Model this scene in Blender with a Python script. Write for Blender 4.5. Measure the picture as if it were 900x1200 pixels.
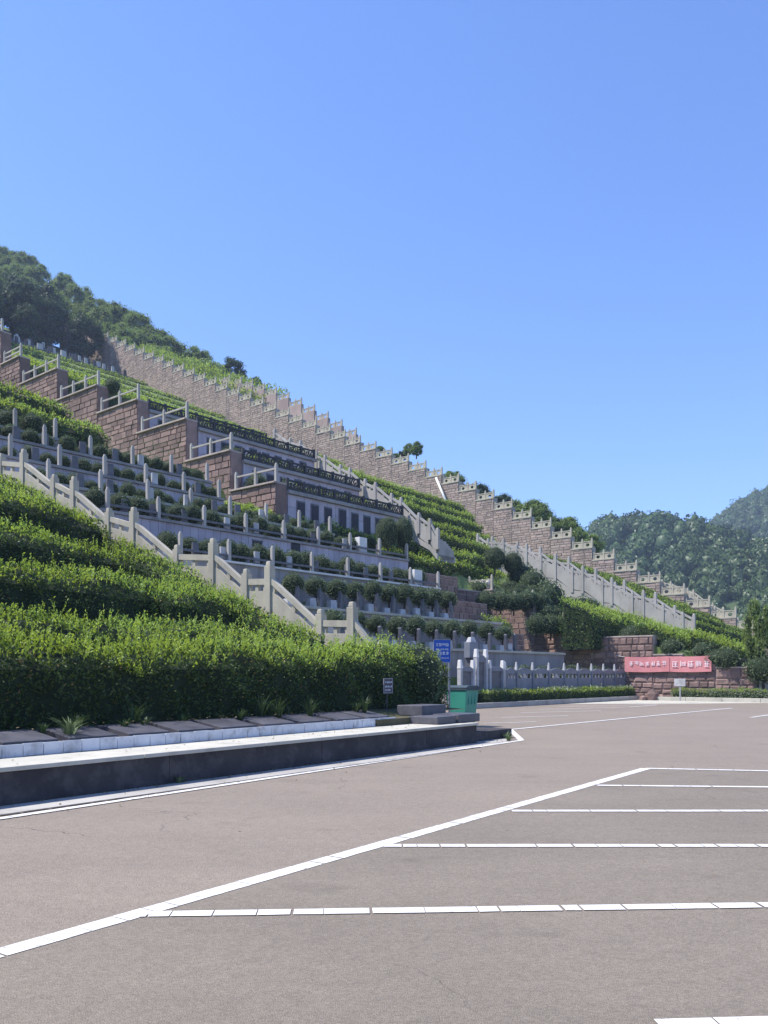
import bpy, math, random
import numpy as np
from mathutils import Vector, Matrix

for o in list(bpy.data.objects):
    bpy.data.objects.remove(o)
scene = bpy.context.scene
COL = scene.collection
rnd = random.Random(7)
R = math.radians

# ------------------------------------------------------------------ camera, sky, sun, exposure
EYE = 1.55
cam = bpy.data.cameras.new('camera')
camo = bpy.data.objects.new('camera', cam)
COL.objects.link(camo)
camo.location = (0, 0, EYE)
camo.rotation_euler = (R(90), 0, 0)
cam.sensor_fit = 'HORIZONTAL'
cam.sensor_width = 36
cam.lens = 40.0
cam.shift_y = 190 / 900
cam.clip_start = 0.05
cam.clip_end = 6000
scene.camera = camo

SUN_EL, SUN_ROT = R(58), R(268)
world = bpy.data.worlds.new('World')
scene.world = world
world.use_nodes = True
wn = world.node_tree
bg = wn.nodes['Background']
sky = wn.nodes.new('ShaderNodeTexSky')
sky.sky_type = 'NISHITA'
sky.sun_disc = False
sky.sun_elevation = SUN_EL
sky.sun_rotation = SUN_ROT
sky.altitude = 0
sky.air_density = 1.25
sky.dust_density = 0.0
sky.ozone_density = 4.0
tint = wn.nodes.new('ShaderNodeMix')          # cool white balance of the whole sky
tint.data_type = 'RGBA'; tint.blend_type = 'MULTIPLY'
tint.inputs[0].default_value = 1.0
tint.inputs[7].default_value = (0.82, 0.97, 1.36, 1)
wn.links.new(sky.outputs['Color'], tint.inputs[6])
wn.links.new(tint.outputs[2], bg.inputs['Color'])
bg.inputs['Strength'].default_value = 0.115

sun = bpy.data.lights.new('sun', 'SUN')
sun.energy = 5.0
sun.angle = R(0.5)
sun.color = (1.0, 0.95, 0.88)
suno = bpy.data.objects.new('sun', sun)
COL.objects.link(suno)
sdir = Vector((math.sin(SUN_ROT) * math.cos(SUN_EL), math.cos(SUN_ROT) * math.cos(SUN_EL), math.sin(SUN_EL)))
suno.rotation_euler = sdir.to_track_quat('Z', 'Y').to_euler()
suno.location = (-60, -20, 120)

scene.view_settings.view_transform = 'Standard'
scene.view_settings.look = 'None'
scene.view_settings.exposure = 0.62
scene.view_settings.gamma = 1.0

# ------------------------------------------------------------------ frames of the place
# hill frame: u runs along the terraces, d runs uphill.  planter frame: the same for the near bed.
A = R(40); sA, cA = math.sin(A), math.cos(A); RZ = R(50)
B = R(35.5); sB, cB = math.sin(B), math.cos(B); RZB = R(54.5)


def S(u, d, z=0.0):
    return Vector((u * sA - d * cA, u * cA + d * sA, z))


def SB(u, d, z=0.0):
    return Vector((u * sB - d * cB, u * cB + d * sB, z))


UP = Vector((0, 0, 1))
EU, EV = Vector((sA, cA, 0)), Vector((-cA, sA, 0))
EUB, EVB = Vector((sB, cB, 0)), Vector((-cB, sB, 0))


def on_row(px, d, s=sA, c=cA):           # where the sight line crosses a terrace line: (u, depth)
    t = (px - 450) / 1000
    Y = d / (s - t * c)
    return Y * (t * s + c), Y


def on_flank(px, u, s=sA, c=cA):         # where it crosses a cross wall: (d, depth)
    t = (px - 450) / 1000
    Y = u / (c + t * s)
    return Y * (s - t * c), Y


def zat(py, Y):
    return EYE + (790 - py) / 1000 * Y


def G(px, py):                           # point of the flat car park
    Y = 1000 * EYE / (py - 790)
    return Vector(((px - 450) / 1000 * Y, Y, 0))


def Wp(px, py, Y):
    return Vector(((px - 450) / 1000 * Y, Y, zat(py, Y)))


# ------------------------------------------------------------------ materials
MATS = {}


def new_mat(name):
    m = bpy.data.materials.new(name)
    m.use_nodes = True
    MATS[name] = m
    nt = m.node_tree
    return m, nt, nt.nodes['Principled BSDF'], nt.nodes['Material Output']


def nd(nt, kind, **kw):
    n = nt.nodes.new(kind)
    for k, v in kw.items():
        setattr(n, k, v)
    return n


def mixrgb(nt, fac, a, b, mode='MIX'):
    n = nd(nt, 'ShaderNodeMix', data_type='RGBA', blend_type=mode)
    for sock, val in ((n.inputs[0], fac), (n.inputs[6], a), (n.inputs[7], b)):
        if hasattr(val, 'is_output'):
            nt.links.new(val, sock)
        elif isinstance(val, (int, float)):
            sock.default_value = val
        else:
            sock.default_value = (*val, 1)
    return n.outputs[2]


def noise(nt, scale, detail=4, coord=None, rough=0.55):
    n = nd(nt, 'ShaderNodeTexNoise')
    n.inputs['Scale'].default_value = scale
    n.inputs['Detail'].default_value = detail
    n.inputs['Roughness'].default_value = rough
    if coord is not None:
        nt.links.new(coord, n.inputs['Vector'])
    return n.outputs['Fac']


def ramp(nt, fac, lo, hi):
    n = nd(nt, 'ShaderNodeMapRange')
    n.inputs[1].default_value = lo
    n.inputs[2].default_value = hi
    nt.links.new(fac, n.inputs[0])
    return n.outputs[0]


def wpos(nt):
    return nd(nt, 'ShaderNodeNewGeometry').outputs['Position']


def island(nt):
    return nd(nt, 'ShaderNodeNewGeometry').outputs['Random Per Island']


def solid(name, c1, c2=None, rough=0.85, scale=2.0, stain=None, stain_amt=0.5, bump=0.15, bscale=25, spec=0.3, per=0.0, streak=False):
    m, nt, p, out = new_mat(name)
    c2 = c2 or tuple(x * 0.75 for x in c1)
    pos = wpos(nt)
    col = mixrgb(nt, ramp(nt, noise(nt, scale, 6, pos), 0.32, 0.68), c1, c2)
    if stain:
        mp = nd(nt, 'ShaderNodeMapping')
        nt.links.new(pos, mp.inputs['Vector'])
        if streak:
            mp.inputs['Scale'].default_value = (1, 1, 0.12)
        f = ramp(nt, noise(nt, scale * 1.7, 5, mp.outputs[0], 0.65), 0.5, 0.72)
        mul = nd(nt, 'ShaderNodeMath', operation='MULTIPLY')
        nt.links.new(f, mul.inputs[0])
        mul.inputs[1].default_value = stain_amt
        col = mixrgb(nt, mul.outputs[0], col, stain)
    if per:
        oi = nd(nt, 'ShaderNodeObjectInfo').outputs['Random']
        ad = nd(nt, 'ShaderNodeMath', operation='ADD')
        nt.links.new(oi, ad.inputs[0]); nt.links.new(island(nt), ad.inputs[1])
        fr = nd(nt, 'ShaderNodeMath', operation='FRACT')
        nt.links.new(ad.outputs[0], fr.inputs[0])
        hsv = nd(nt, 'ShaderNodeHueSaturation')
        mr = nd(nt, 'ShaderNodeMapRange')
        mr.inputs[3].default_value = 1 - per
        mr.inputs[4].default_value = 1 + per
        nt.links.new(fr.outputs[0], mr.inputs[0])
        nt.links.new(mr.outputs[0], hsv.inputs['Value'])
        nt.links.new(col, hsv.inputs['Color'])
        col = hsv.outputs['Color']
    nt.links.new(col, p.inputs['Base Color'])
    p.inputs['Roughness'].default_value = rough
    p.inputs['Specular IOR Level'].default_value = spec
    if bump:
        b = nd(nt, 'ShaderNodeBump')
        b.inputs['Strength'].default_value = bump
        b.inputs['Distance'].default_value = 0.05
        nt.links.new(noise(nt, bscale, 4, pos), b.inputs['Height'])
        nt.links.new(b.outputs[0], p.inputs['Normal'])
    return m


def leafmat(name, c1, c2, c3, trans=0.45, scale=0.6):
    m, nt, p, out = new_mat(name)
    nt.nodes.remove(p)
    col = mixrgb(nt, island(nt), c1, c2)
    col = mixrgb(nt, ramp(nt, noise(nt, scale, 3, wpos(nt)), 0.35, 0.7), col, c3)
    col = mixrgb(nt, ramp(nt, noise(nt, scale * .35, 3, wpos(nt)), 0.42, 0.62), col, tuple(x * k for x, k in zip(c1, (1.15, 1.0, .9))))
    dead = nd(nt, 'ShaderNodeMath', operation='GREATER_THAN'); dead.inputs[1].default_value = 0.975 if name == 'hedge_leaf' else 1.1
    nt.links.new(island(nt), dead.inputs[0])
    col = mixrgb(nt, dead.outputs[0], col, (0.17, 0.11, 0.045))
    d = nd(nt, 'ShaderNodeBsdfDiffuse')
    t = nd(nt, 'ShaderNodeBsdfTranslucent')
    g = nd(nt, 'ShaderNodeBsdfGlossy')
    g.inputs['Roughness'].default_value = 0.45
    g.inputs['Color'].default_value = (0.8, 0.85, 0.8, 1)
    nt.links.new(col, d.inputs['Color'])
    tc = mixrgb(nt, 1.0, col, (1.3, 1.25, 0.6), 'MULTIPLY')
    nt.links.new(tc, t.inputs['Color'])
    mx = nd(nt, 'ShaderNodeMixShader'); mx.inputs[0].default_value = trans
    nt.links.new(d.outputs[0], mx.inputs[1]); nt.links.new(t.outputs[0], mx.inputs[2])
    m2 = nd(nt, 'ShaderNodeMixShader'); m2.inputs[0].default_value = 0.025
    nt.links.new(mx.outputs[0], m2.inputs[1]); nt.links.new(g.outputs[0], m2.inputs[2])
    nt.links.new(m2.outputs[0], out.inputs['Surface'])
    return m


leafmat('hedge_leaf', (0.045, 0.085, 0.024), (0.095, 0.155, 0.038), (0.06, 0.105, 0.03), 0.22)
leafmat('new_leaf', (0.26, 0.39, 0.075), (0.52, 0.62, 0.18), (0.33, 0.46, 0.105), 0.42)
leafmat('bush_leaf', (0.085, 0.13, 0.065), (0.18, 0.23, 0.12), (0.11, 0.16, 0.085), 0.15, 2.0)
leafmat('tree_leaf', (0.14, 0.22, 0.065), (0.28, 0.37, 0.12), (0.18, 0.26, 0.08), 0.35, 0.25)
leafmat('forest_leaf', (0.042, 0.078, 0.026), (0.072, 0.118, 0.036), (0.05, 0.092, 0.042), 0.12, 0.03)
leafmat('dark_leaf', (0.03, 0.06, 0.028), (0.06, 0.10, 0.04), (0.045, 0.08, 0.035), 0.25, 0.25)  # deep green foliage; its dark tone also paints shade into the upper wood
leafmat('pale_leaf', (0.16, 0.22, 0.11), (0.55, 0.56, 0.48), (0.14, 0.20, 0.09), 0.25, 2.5)
solid('foliage_core', (0.018, 0.032, 0.012), bump=0)  # opaque core added inside foliage to block light, coloured near black
solid('bark', (0.10, 0.075, 0.055), scale=6)
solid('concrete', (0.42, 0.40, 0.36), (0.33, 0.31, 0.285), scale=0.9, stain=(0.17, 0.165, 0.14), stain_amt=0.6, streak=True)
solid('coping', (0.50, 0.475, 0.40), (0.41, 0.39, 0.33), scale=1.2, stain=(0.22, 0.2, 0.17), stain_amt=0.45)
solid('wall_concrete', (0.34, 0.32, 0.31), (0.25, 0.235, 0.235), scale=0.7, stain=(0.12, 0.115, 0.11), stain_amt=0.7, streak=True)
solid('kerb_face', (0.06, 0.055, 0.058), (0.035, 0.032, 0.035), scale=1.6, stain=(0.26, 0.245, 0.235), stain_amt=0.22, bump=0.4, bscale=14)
solid('white_tile', (0.62, 0.64, 0.68), (0.5, 0.52, 0.57), rough=0.35, stain=(0.16, 0.16, 0.16), stain_amt=0.6, scale=2.5, bump=0.02, per=0.08)
solid('mauve_tile', (0.46, 0.41, 0.47), (0.37, 0.33, 0.39), rough=0.5, scale=0.8, stain=(0.2, 0.18, 0.2), stain_amt=0.5, streak=True, bump=0.02, per=0.12)
solid('red_stone', (0.275, 0.182, 0.155), (0.185, 0.127, 0.112), scale=1.5, stain=(0.14, 0.11, 0.10), stain_amt=0.6, bump=0.5, bscale=9, per=0.32)
solid('grey_stone', (0.42, 0.325, 0.275), (0.32, 0.25, 0.215), scale=0.6, stain=(0.17, 0.145, 0.13), stain_amt=0.6, streak=True, bump=0.5, bscale=5, per=0.2)
solid('mortar', (0.46, 0.38, 0.33), (0.34, 0.28, 0.25), scale=1.5, stain=(0.2, 0.16, 0.14))
solid('pale_stone', (0.47, 0.43, 0.335), (0.365, 0.335, 0.27), scale=1.4, stain=(0.25, 0.23, 0.2), stain_amt=0.5, streak=True)
solid('granite', (0.135, 0.135, 0.15), (0.085, 0.085, 0.095), rough=0.45, scale=4, spec=0.4, bump=0.05, bscale=60)
solid('blue_granite', (0.20, 0.215, 0.25), (0.155, 0.165, 0.195), rough=0.4, scale=3, bump=0.05, per=0.1)
solid('slab_stone', (0.095, 0.092, 0.105), (0.06, 0.06, 0.07), rough=0.5, scale=2.5, stain=(0.17, 0.165, 0.165), stain_amt=0.35, per=0.2)
solid('light_block', (0.50, 0.50, 0.50), (0.38, 0.38, 0.385), scale=2.5, stain=(0.22, 0.22, 0.21), per=0.1)
solid('white_marble', (0.72, 0.71, 0.68), (0.6, 0.59, 0.56), rough=0.5, scale=3)
solid('iron', (0.03, 0.032, 0.036), (0.045, 0.045, 0.05), rough=0.6, bump=0)
solid('door_dark', (0.025, 0.023, 0.035), (0.018, 0.016, 0.026), rough=0.5, bump=0)
solid('soil', (0.10, 0.085, 0.055), (0.06, 0.07, 0.03), scale=1.2, bump=0.6, bscale=12)
solid('grass_ground', (0.085, 0.135, 0.035), (0.15, 0.20, 0.06), scale=0.25, stain=(0.17, 0.15, 0.075), stain_amt=0.45, bump=1.0, bscale=4)
solid('forest_floor', (0.05, 0.08, 0.03), (0.07, 0.10, 0.04), scale=0.05, bump=0)
solid('bin_green', (0.045, 0.27, 0.20), (0.035, 0.23, 0.17), rough=0.45, bump=0.02, spec=0.5)
solid('bin_lid', (0.05, 0.075, 0.085), (0.04, 0.06, 0.07), rough=0.5, bump=0.02)
solid('rubber', (0.02, 0.02, 0.02), bump=0)
solid('sign_blue', (0.015, 0.10, 0.47), (0.012, 0.085, 0.40), rough=0.4, bump=0)
solid('sign_white', (0.7, 0.72, 0.75), (0.6, 0.62, 0.66), rough=0.5, bump=0)
solid('sign_plum', (0.06, 0.05, 0.075), (0.05, 0.04, 0.065), rough=0.45, bump=0)
solid('banner_red', (0.62, 0.25, 0.255), (0.53, 0.205, 0.21), rough=0.7, scale=1.2, bump=0.2, bscale=3)
solid('banner_text', (0.82, 0.66, 0.68), (0.74, 0.56, 0.58), rough=0.7, bump=0)
solid('metal', (0.35, 0.36, 0.37), rough=0.4, bump=0)
solid('litter', (0.20, 0.15, 0.08), (0.10, 0.085, 0.045), bump=0, per=.4)
solid('stem', (0.12, 0.14, 0.06), bump=0)


def asphalt(name, c1, c2, c3):
    m, nt, p, out = new_mat(name)
    pos = wpos(nt)
    big = ramp(nt, noise(nt, 0.35, 6, pos, 0.62), 0.36, 0.64)
    col = mixrgb(nt, big, c1, c2)
    mp = nd(nt, 'ShaderNodeMapping')
    mp.inputs['Rotation'].default_value = (0, 0, R(54))
    mp.inputs['Scale'].default_value = (0.25, 1.6, 1)
    nt.links.new(pos, mp.inputs['Vector'])
    s = nd(nt, 'ShaderNodeMath', operation='MULTIPLY')
    nt.links.new(ramp(nt, noise(nt, 0.9, 4, mp.outputs[0]), 0.45, 0.75), s.inputs[0])
    s.inputs[1].default_value = 0.45
    col = mixrgb(nt, s.outputs[0], col, c3)
    vor = nd(nt, 'ShaderNodeTexVoronoi')
    vor.inputs['Scale'].default_value = 105
    nt.links.new(pos, vor.inputs['Vector'])
    sep = nd(nt, 'ShaderNodeSeparateColor')
    nt.links.new(vor.outputs['Color'], sep.inputs[0])
    mr = nd(nt, 'ShaderNodeMapRange')
    mr.inputs[3].default_value = 0.80
    mr.inputs[4].default_value = 1.20
    nt.links.new(sep.outputs[0], mr.inputs[0])
    n2 = ramp(nt, noise(nt, 9, 5, pos, 0.75), 0.3, 0.7)
    mr2 = nd(nt, 'ShaderNodeMapRange')
    mr2.inputs[3].default_value = 0.90
    mr2.inputs[4].default_value = 1.08
    nt.links.new(n2, mr2.inputs[0])
    mm = nd(nt, 'ShaderNodeMath', operation='MULTIPLY')
    nt.links.new(mr.outputs[0], mm.inputs[0]); nt.links.new(mr2.outputs[0], mm.inputs[1])
    hsv = nd(nt, 'ShaderNodeHueSaturation')
    nt.links.new(mm.outputs[0], hsv.inputs['Value'])
    nt.links.new(col, hsv.inputs['Color'])
    # dark spots of oil and tiny stones
    v2 = nd(nt, 'ShaderNodeTexVoronoi'); v2.inputs['Scale'].default_value = 1.1
    nt.links.new(pos, v2.inputs['Vector'])
    sp = nd(nt, 'ShaderNodeMath', operation='LESS_THAN'); sp.inputs[1].default_value = 0.018
    nt.links.new(v2.outputs['Distance'], sp.inputs[0])
    v3 = nd(nt, 'ShaderNodeTexVoronoi', feature='DISTANCE_TO_EDGE'); v3.inputs['Scale'].default_value = 0.16
    wob = nd(nt, 'ShaderNodeTexNoise'); wob.inputs['Scale'].default_value = 1.3; wob.inputs['Detail'].default_value = 5
    nt.links.new(pos, wob.inputs['Vector'])
    va = nd(nt, 'ShaderNodeVectorMath', operation='MULTIPLY_ADD')
    va.inputs[1].default_value = (.9, .9, .9)
    nt.links.new(wob.outputs['Color'], va.inputs[0]); nt.links.new(pos, va.inputs[2])
    nt.links.new(va.outputs[0], v3.inputs['Vector'])
    ck = nd(nt, 'ShaderNodeMath', operation='LESS_THAN'); ck.inputs[1].default_value = 0.0012
    nt.links.new(v3.outputs['Distance'], ck.inputs[0])
    cm = nd(nt, 'ShaderNodeMath', operation='MULTIPLY')
    nt.links.new(ck.outputs[0], cm.inputs[0])
    nt.links.new(ramp(nt, noise(nt, 0.3, 2, pos), 0.5, 0.6), cm.inputs[1])
    cm2 = nd(nt, 'ShaderNodeMath', operation='MULTIPLY'); cm2.inputs[1].default_value = 0.55
    nt.links.new(cm.outputs[0], cm2.inputs[0])
    blot = nd(nt, 'ShaderNodeMath', operation='MULTIPLY'); blot.inputs[1].default_value = 0.42
    nt.links.new(ramp(nt, noise(nt, 1.1, 4, pos, 0.6), 0.60, 0.74), blot.inputs[0])
    base = mixrgb(nt, blot.outputs[0], hsv.outputs['Color'], tuple(x * .62 for x in c3))
    base = mixrgb(nt, cm2.outputs[0], base, (0.03, 0.028, 0.026))
    fin = mixrgb(nt, sp.outputs[0], base, (0.02, 0.02, 0.02))
    nt.links.new(fin, p.inputs['Base Color'])
    p.inputs['Roughness'].default_value = 0.8
    p.inputs['Specular IOR Level'].default_value = 0.35
    b = nd(nt, 'ShaderNodeBump'); b.inputs['Strength'].default_value = 0.5; b.inputs['Distance'].default_value = 0.01
    nt.links.new(vor.outputs['Distance'], b.inputs['Height'])
    nt.links.new(b.outputs[0], p.inputs['Normal'])


asphalt('asphalt_aisle', (0.243, 0.200, 0.156), (0.216, 0.178, 0.140), (0.190, 0.158, 0.125))
asphalt('asphalt_bay', (0.212, 0.178, 0.138), (0.182, 0.153, 0.119), (0.158, 0.134, 0.105))


def paint():
    m, nt, p, out = new_mat('road_paint')
    pos = wpos(nt)
    col = mixrgb(nt, ramp(nt, noise(nt, 3, 5, pos), 0.35, 0.7), (0.68, 0.66, 0.625), (0.53, 0.51, 0.48))
    w = ramp(nt, noise(nt, 18, 6, pos, 0.8), 0.56, 0.66)
    col = mixrgb(nt, w, col, (0.30, 0.28, 0.27))
    nt.links.new(col, p.inputs['Base Color'])
    p.inputs['Roughness'].default_value = 0.7


paint()

# ------------------------------------------------------------------ mesh helpers


def mesh_np(name, chunks, mats):
    """chunks: list of (verts Nx3, faces MxK array, material index, smooth)"""
    me = bpy.data.meshes.new(name)
    vs, li, ls, mi, sm = [], [], [], [], []
    off = 0
    for v, f, k, s in chunks:
        v = np.asarray(v, np.float32).reshape(-1, 3)
        f = np.asarray(f, np.int32)
        if len(f) == 0:
            continue
        vs.append(v)
        li.append((f + off).ravel())
        ls.append(np.full(len(f), f.shape[1], np.int32))
        mi.append(np.full(len(f), k, np.int32))
        sm.append(np.full(len(f), s, bool))
        off += len(v)
    V = np.concatenate(vs); LI = np.concatenate(li); LS = np.concatenate(ls)
    me.vertices.add(len(V)); me.vertices.foreach_set('co', V.ravel())
    me.loops.add(len(LI)); me.loops.foreach_set('vertex_index', LI)
    me.polygons.add(len(LS))
    st = np.zeros(len(LS), np.int32); st[1:] = np.cumsum(LS)[:-1]
    me.polygons.foreach_set('loop_start', st)
    me.polygons.foreach_set('material_index', np.concatenate(mi))
    me.polygons.foreach_set('use_smooth', np.concatenate(sm))
    for m in mats:
        me.materials.append(MATS[m])
    me.update(calc_edges=True)
    me.validate()
    return me


class MB:
    """collects simple solids into one mesh"""

    def __init__(self):
        self.v, self.f = [], []

    def poly(self, pts, faces):
        o = len(self.v)
        self.v += [tuple(p) for p in pts]
        self.f += [tuple(i + o for i in fc) for fc in faces]
        return self

    def box(self, c, s, rz=0.0, taper=1.0):
        x, y, z = s[0] / 2, s[1] / 2, s[2] / 2
        co, si = math.cos(rz), math.sin(rz)
        P = []
        for dz in (-z, z):
            k = taper if dz > 0 else 1.0
            for dx, dy in ((-x, -y), (x, -y), (x, y), (-x, y)):
                dx, dy = dx * k, dy * k
                P.append((c[0] + dx * co - dy * si, c[1] + dx * si + dy * co, c[2] + dz))
        return self.poly(P, [(3, 2, 1, 0), (4, 5, 6, 7), (0, 1, 5, 4), (1, 2, 6, 5), (2, 3, 7, 6), (3, 0, 4, 7)])

    def prism_x(self, yz, x0, x1):
        """polygon in (y,z), counter-clockwise seen from -x or not: closed either way"""
        n = len(yz)
        P = [(x0, y, z) for y, z in yz] + [(x1, y, z) for y, z in yz]
        F = [tuple(range(n)), tuple(range(2 * n - 1, n - 1, -1))]
        F += [(i, i + n, (i + 1) % n + n, (i + 1) % n) for i in range(n)]
        return self.poly(P, F)

    def prism_y(self, xz, y0, y1):
        n = len(xz)
        P = [(x, y0, z) for x, z in xz] + [(x, y1, z) for x, z in xz]
        F = [tuple(range(n)), tuple(range(2 * n - 1, n - 1, -1))]
        F += [(i, i + n, (i + 1) % n + n, (i + 1) % n) for i in range(n)]
        return self.poly(P, F)

    def prism_z(self, xy, z0, z1):
        n = len(xy)
        P = [(x, y, z0) for x, y in xy] + [(x, y, z1) for x, y in xy]
        F = [tuple(range(n - 1, -1, -1)), tuple(range(n, 2 * n))]
        F += [(i, (i + 1) % n, (i + 1) % n + n, i + n) for i in range(n)]
        return self.poly(P, F)

    def tube(self, pts, rad, n=8):
        pts = [Vector(p) for p in pts]
        P, F = [], []
        for i, p in enumerate(pts):
            a = pts[max(i - 1, 0)]; b = pts[min(i + 1, len(pts) - 1)]
            t = (b - a).normalized()
            s = t.orthogonal().normalized(); q = t.cross(s)
            r = rad[i] if isinstance(rad, (list, tuple)) else rad
            for k in range(n):
                an = 2 * math.pi * k / n
                P.append(p + s * math.cos(an) * r + q * math.sin(an) * r)
        for i in range(len(pts) - 1):
            for k in range(n):
                F.append((i * n + k, i * n + (k + 1) % n, (i + 1) * n + (k + 1) % n, (i + 1) * n + k))
        F.append(tuple(range(n - 1, -1, -1)))
        F.append(tuple(range((len(pts) - 1) * n, len(pts) * n)))
        return self.poly(P, F)

    def mesh(self, name, mat, bevel=0.0, smooth=False):
        import bmesh
        me = bpy.data.meshes.new(name)
        me.from_pydata([tuple(v) for v in self.v], [], self.f)
        bm = bmesh.new(); bm.from_mesh(me)
        bmesh.ops.recalc_face_normals(bm, faces=bm.faces)
        if bevel:
            bmesh.ops.bevel(bm, geom=list(bm.edges), offset=bevel, segments=2, affect='EDGES', profile=0.6, clamp_overlap=True)
        bm.to_mesh(me); bm.free()
        me.materials.append(MATS[mat])
        if smooth:
            me.polygons.foreach_set('use_smooth', [True] * len(me.polygons))
        return me


def tag(o, label=None, cat=None, group=None, kind=None):
    if label: o['label'] = label
    if cat: o['category'] = cat
    if group: o['group'] = group
    if kind: o['kind'] = kind
    return o


def obj(name, me, loc=(0, 0, 0), rz=0.0, parent=None, scale=None):
    o = bpy.data.objects.new(name, me)
    COL.objects.link(o)
    o.location = loc
    o.rotation_euler = (0, 0, rz)
    if scale is not None:
        o.scale = scale
    o.parent = parent
    return o


def thing(name, label, cat, loc, rz=0.0, group=None):
    o = obj(name, None, loc, rz)
    return tag(o, label, cat, group)


CACHE = {}


def boxmesh(sx, sy, sz, mat, bevel=0.0, taper=1.0):
    """box standing on its base centre, shared between alike pieces"""
    key = (round(sx, 3), round(sy, 3), round(sz, 3), mat, bevel, taper)
    if key not in CACHE:
        CACHE[key] = MB().box((0, 0, sz / 2), (sx, sy, sz), 0, taper).mesh('piece_' + mat, mat, bevel)
    return CACHE[key]


ORD = ['first', 'second', 'third', 'fourth', 'fifth', 'sixth', 'seventh', 'eighth', 'ninth', 'tenth', 'eleventh', 'twelfth',
       'thirteenth', 'fourteenth', 'fifteenth', 'sixteenth', 'seventeenth', 'eighteenth', 'nineteenth', 'twentieth']
TENS = {20: 'twenty', 30: 'thirty', 40: 'forty', 50: 'fifty', 60: 'sixty', 70: 'seventy'}
TENTH = {30: 'thirtieth', 40: 'fortieth', 50: 'fiftieth', 60: 'sixtieth'}


def ordn(i):
    n = i + 1
    if n <= 20:
        return ORD[i]
    if n % 10 == 0:
        return TENTH[n]
    return TENS[n // 10 * 10] + '-' + ORD[n % 10 - 1]


# ------------------------------------------------------------------ foliage
def unit(a):
    return a / np.maximum(np.linalg.norm(a, axis=1, keepdims=True), 1e-6)


def leaves(rng, P, N, L, W, out=0.5, jit=0.9, up=0.15):
    n = len(P)
    a = unit(N * out + rng.normal(size=(n, 3)) * jit * 0.6 + np.array([0, 0, up]))
    b = unit(np.cross(a, rng.normal(size=(n, 3))))
    l = (L * rng.uniform(0.6, 1.25, n))[:, None]
    w = (W * rng.uniform(0.7, 1.2, n))[:, None]
    c = np.cross(a, b)
    v = np.stack([P, P + a * l * 0.45 + b * w * 0.5 + c * w * 0.12, P + a * l, P + a * l * 0.5 - b * w * 0.5 + c * w * 0.12], 1)
    return v.reshape(-1, 3)


def flakes(rng, P, N, L, W, jit=0.4):
    """leaf faces lying roughly along the crown's surface"""
    n = len(P)
    Nj = unit(N + rng.normal(size=(n, 3)) * jit)
    a = unit(np.cross(Nj, rng.normal(size=(n, 3))))
    b = np.cross(Nj, a)
    l = (L * rng.uniform(0.6, 1.25, n))[:, None] * .5
    w = (W * rng.uniform(0.7, 1.2, n))[:, None] * .5
    return np.stack([P - a * l, P + b * w, P + a * l, P - b * w], 1).reshape(-1, 3)


def quads(n, off=0):
    return np.arange(n * 4, dtype=np.int32).reshape(-1, 4) + off


def sphere_pts(rng, n):
    v = rng.normal(size=(n, 3))
    return unit(v)


def ico(sub=2):
    import bmesh
    bm = bmesh.new()
    bmesh.ops.create_icosphere(bm, subdivisions=sub, radius=1.0)
    v = np.array([q.co[:] for q in bm.verts]); f = np.array([[q.index for q in fc.verts] for fc in bm.faces])
    bm.free()
    return v, f


ICO1, ICO2 = ico(1), ico(2)


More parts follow.
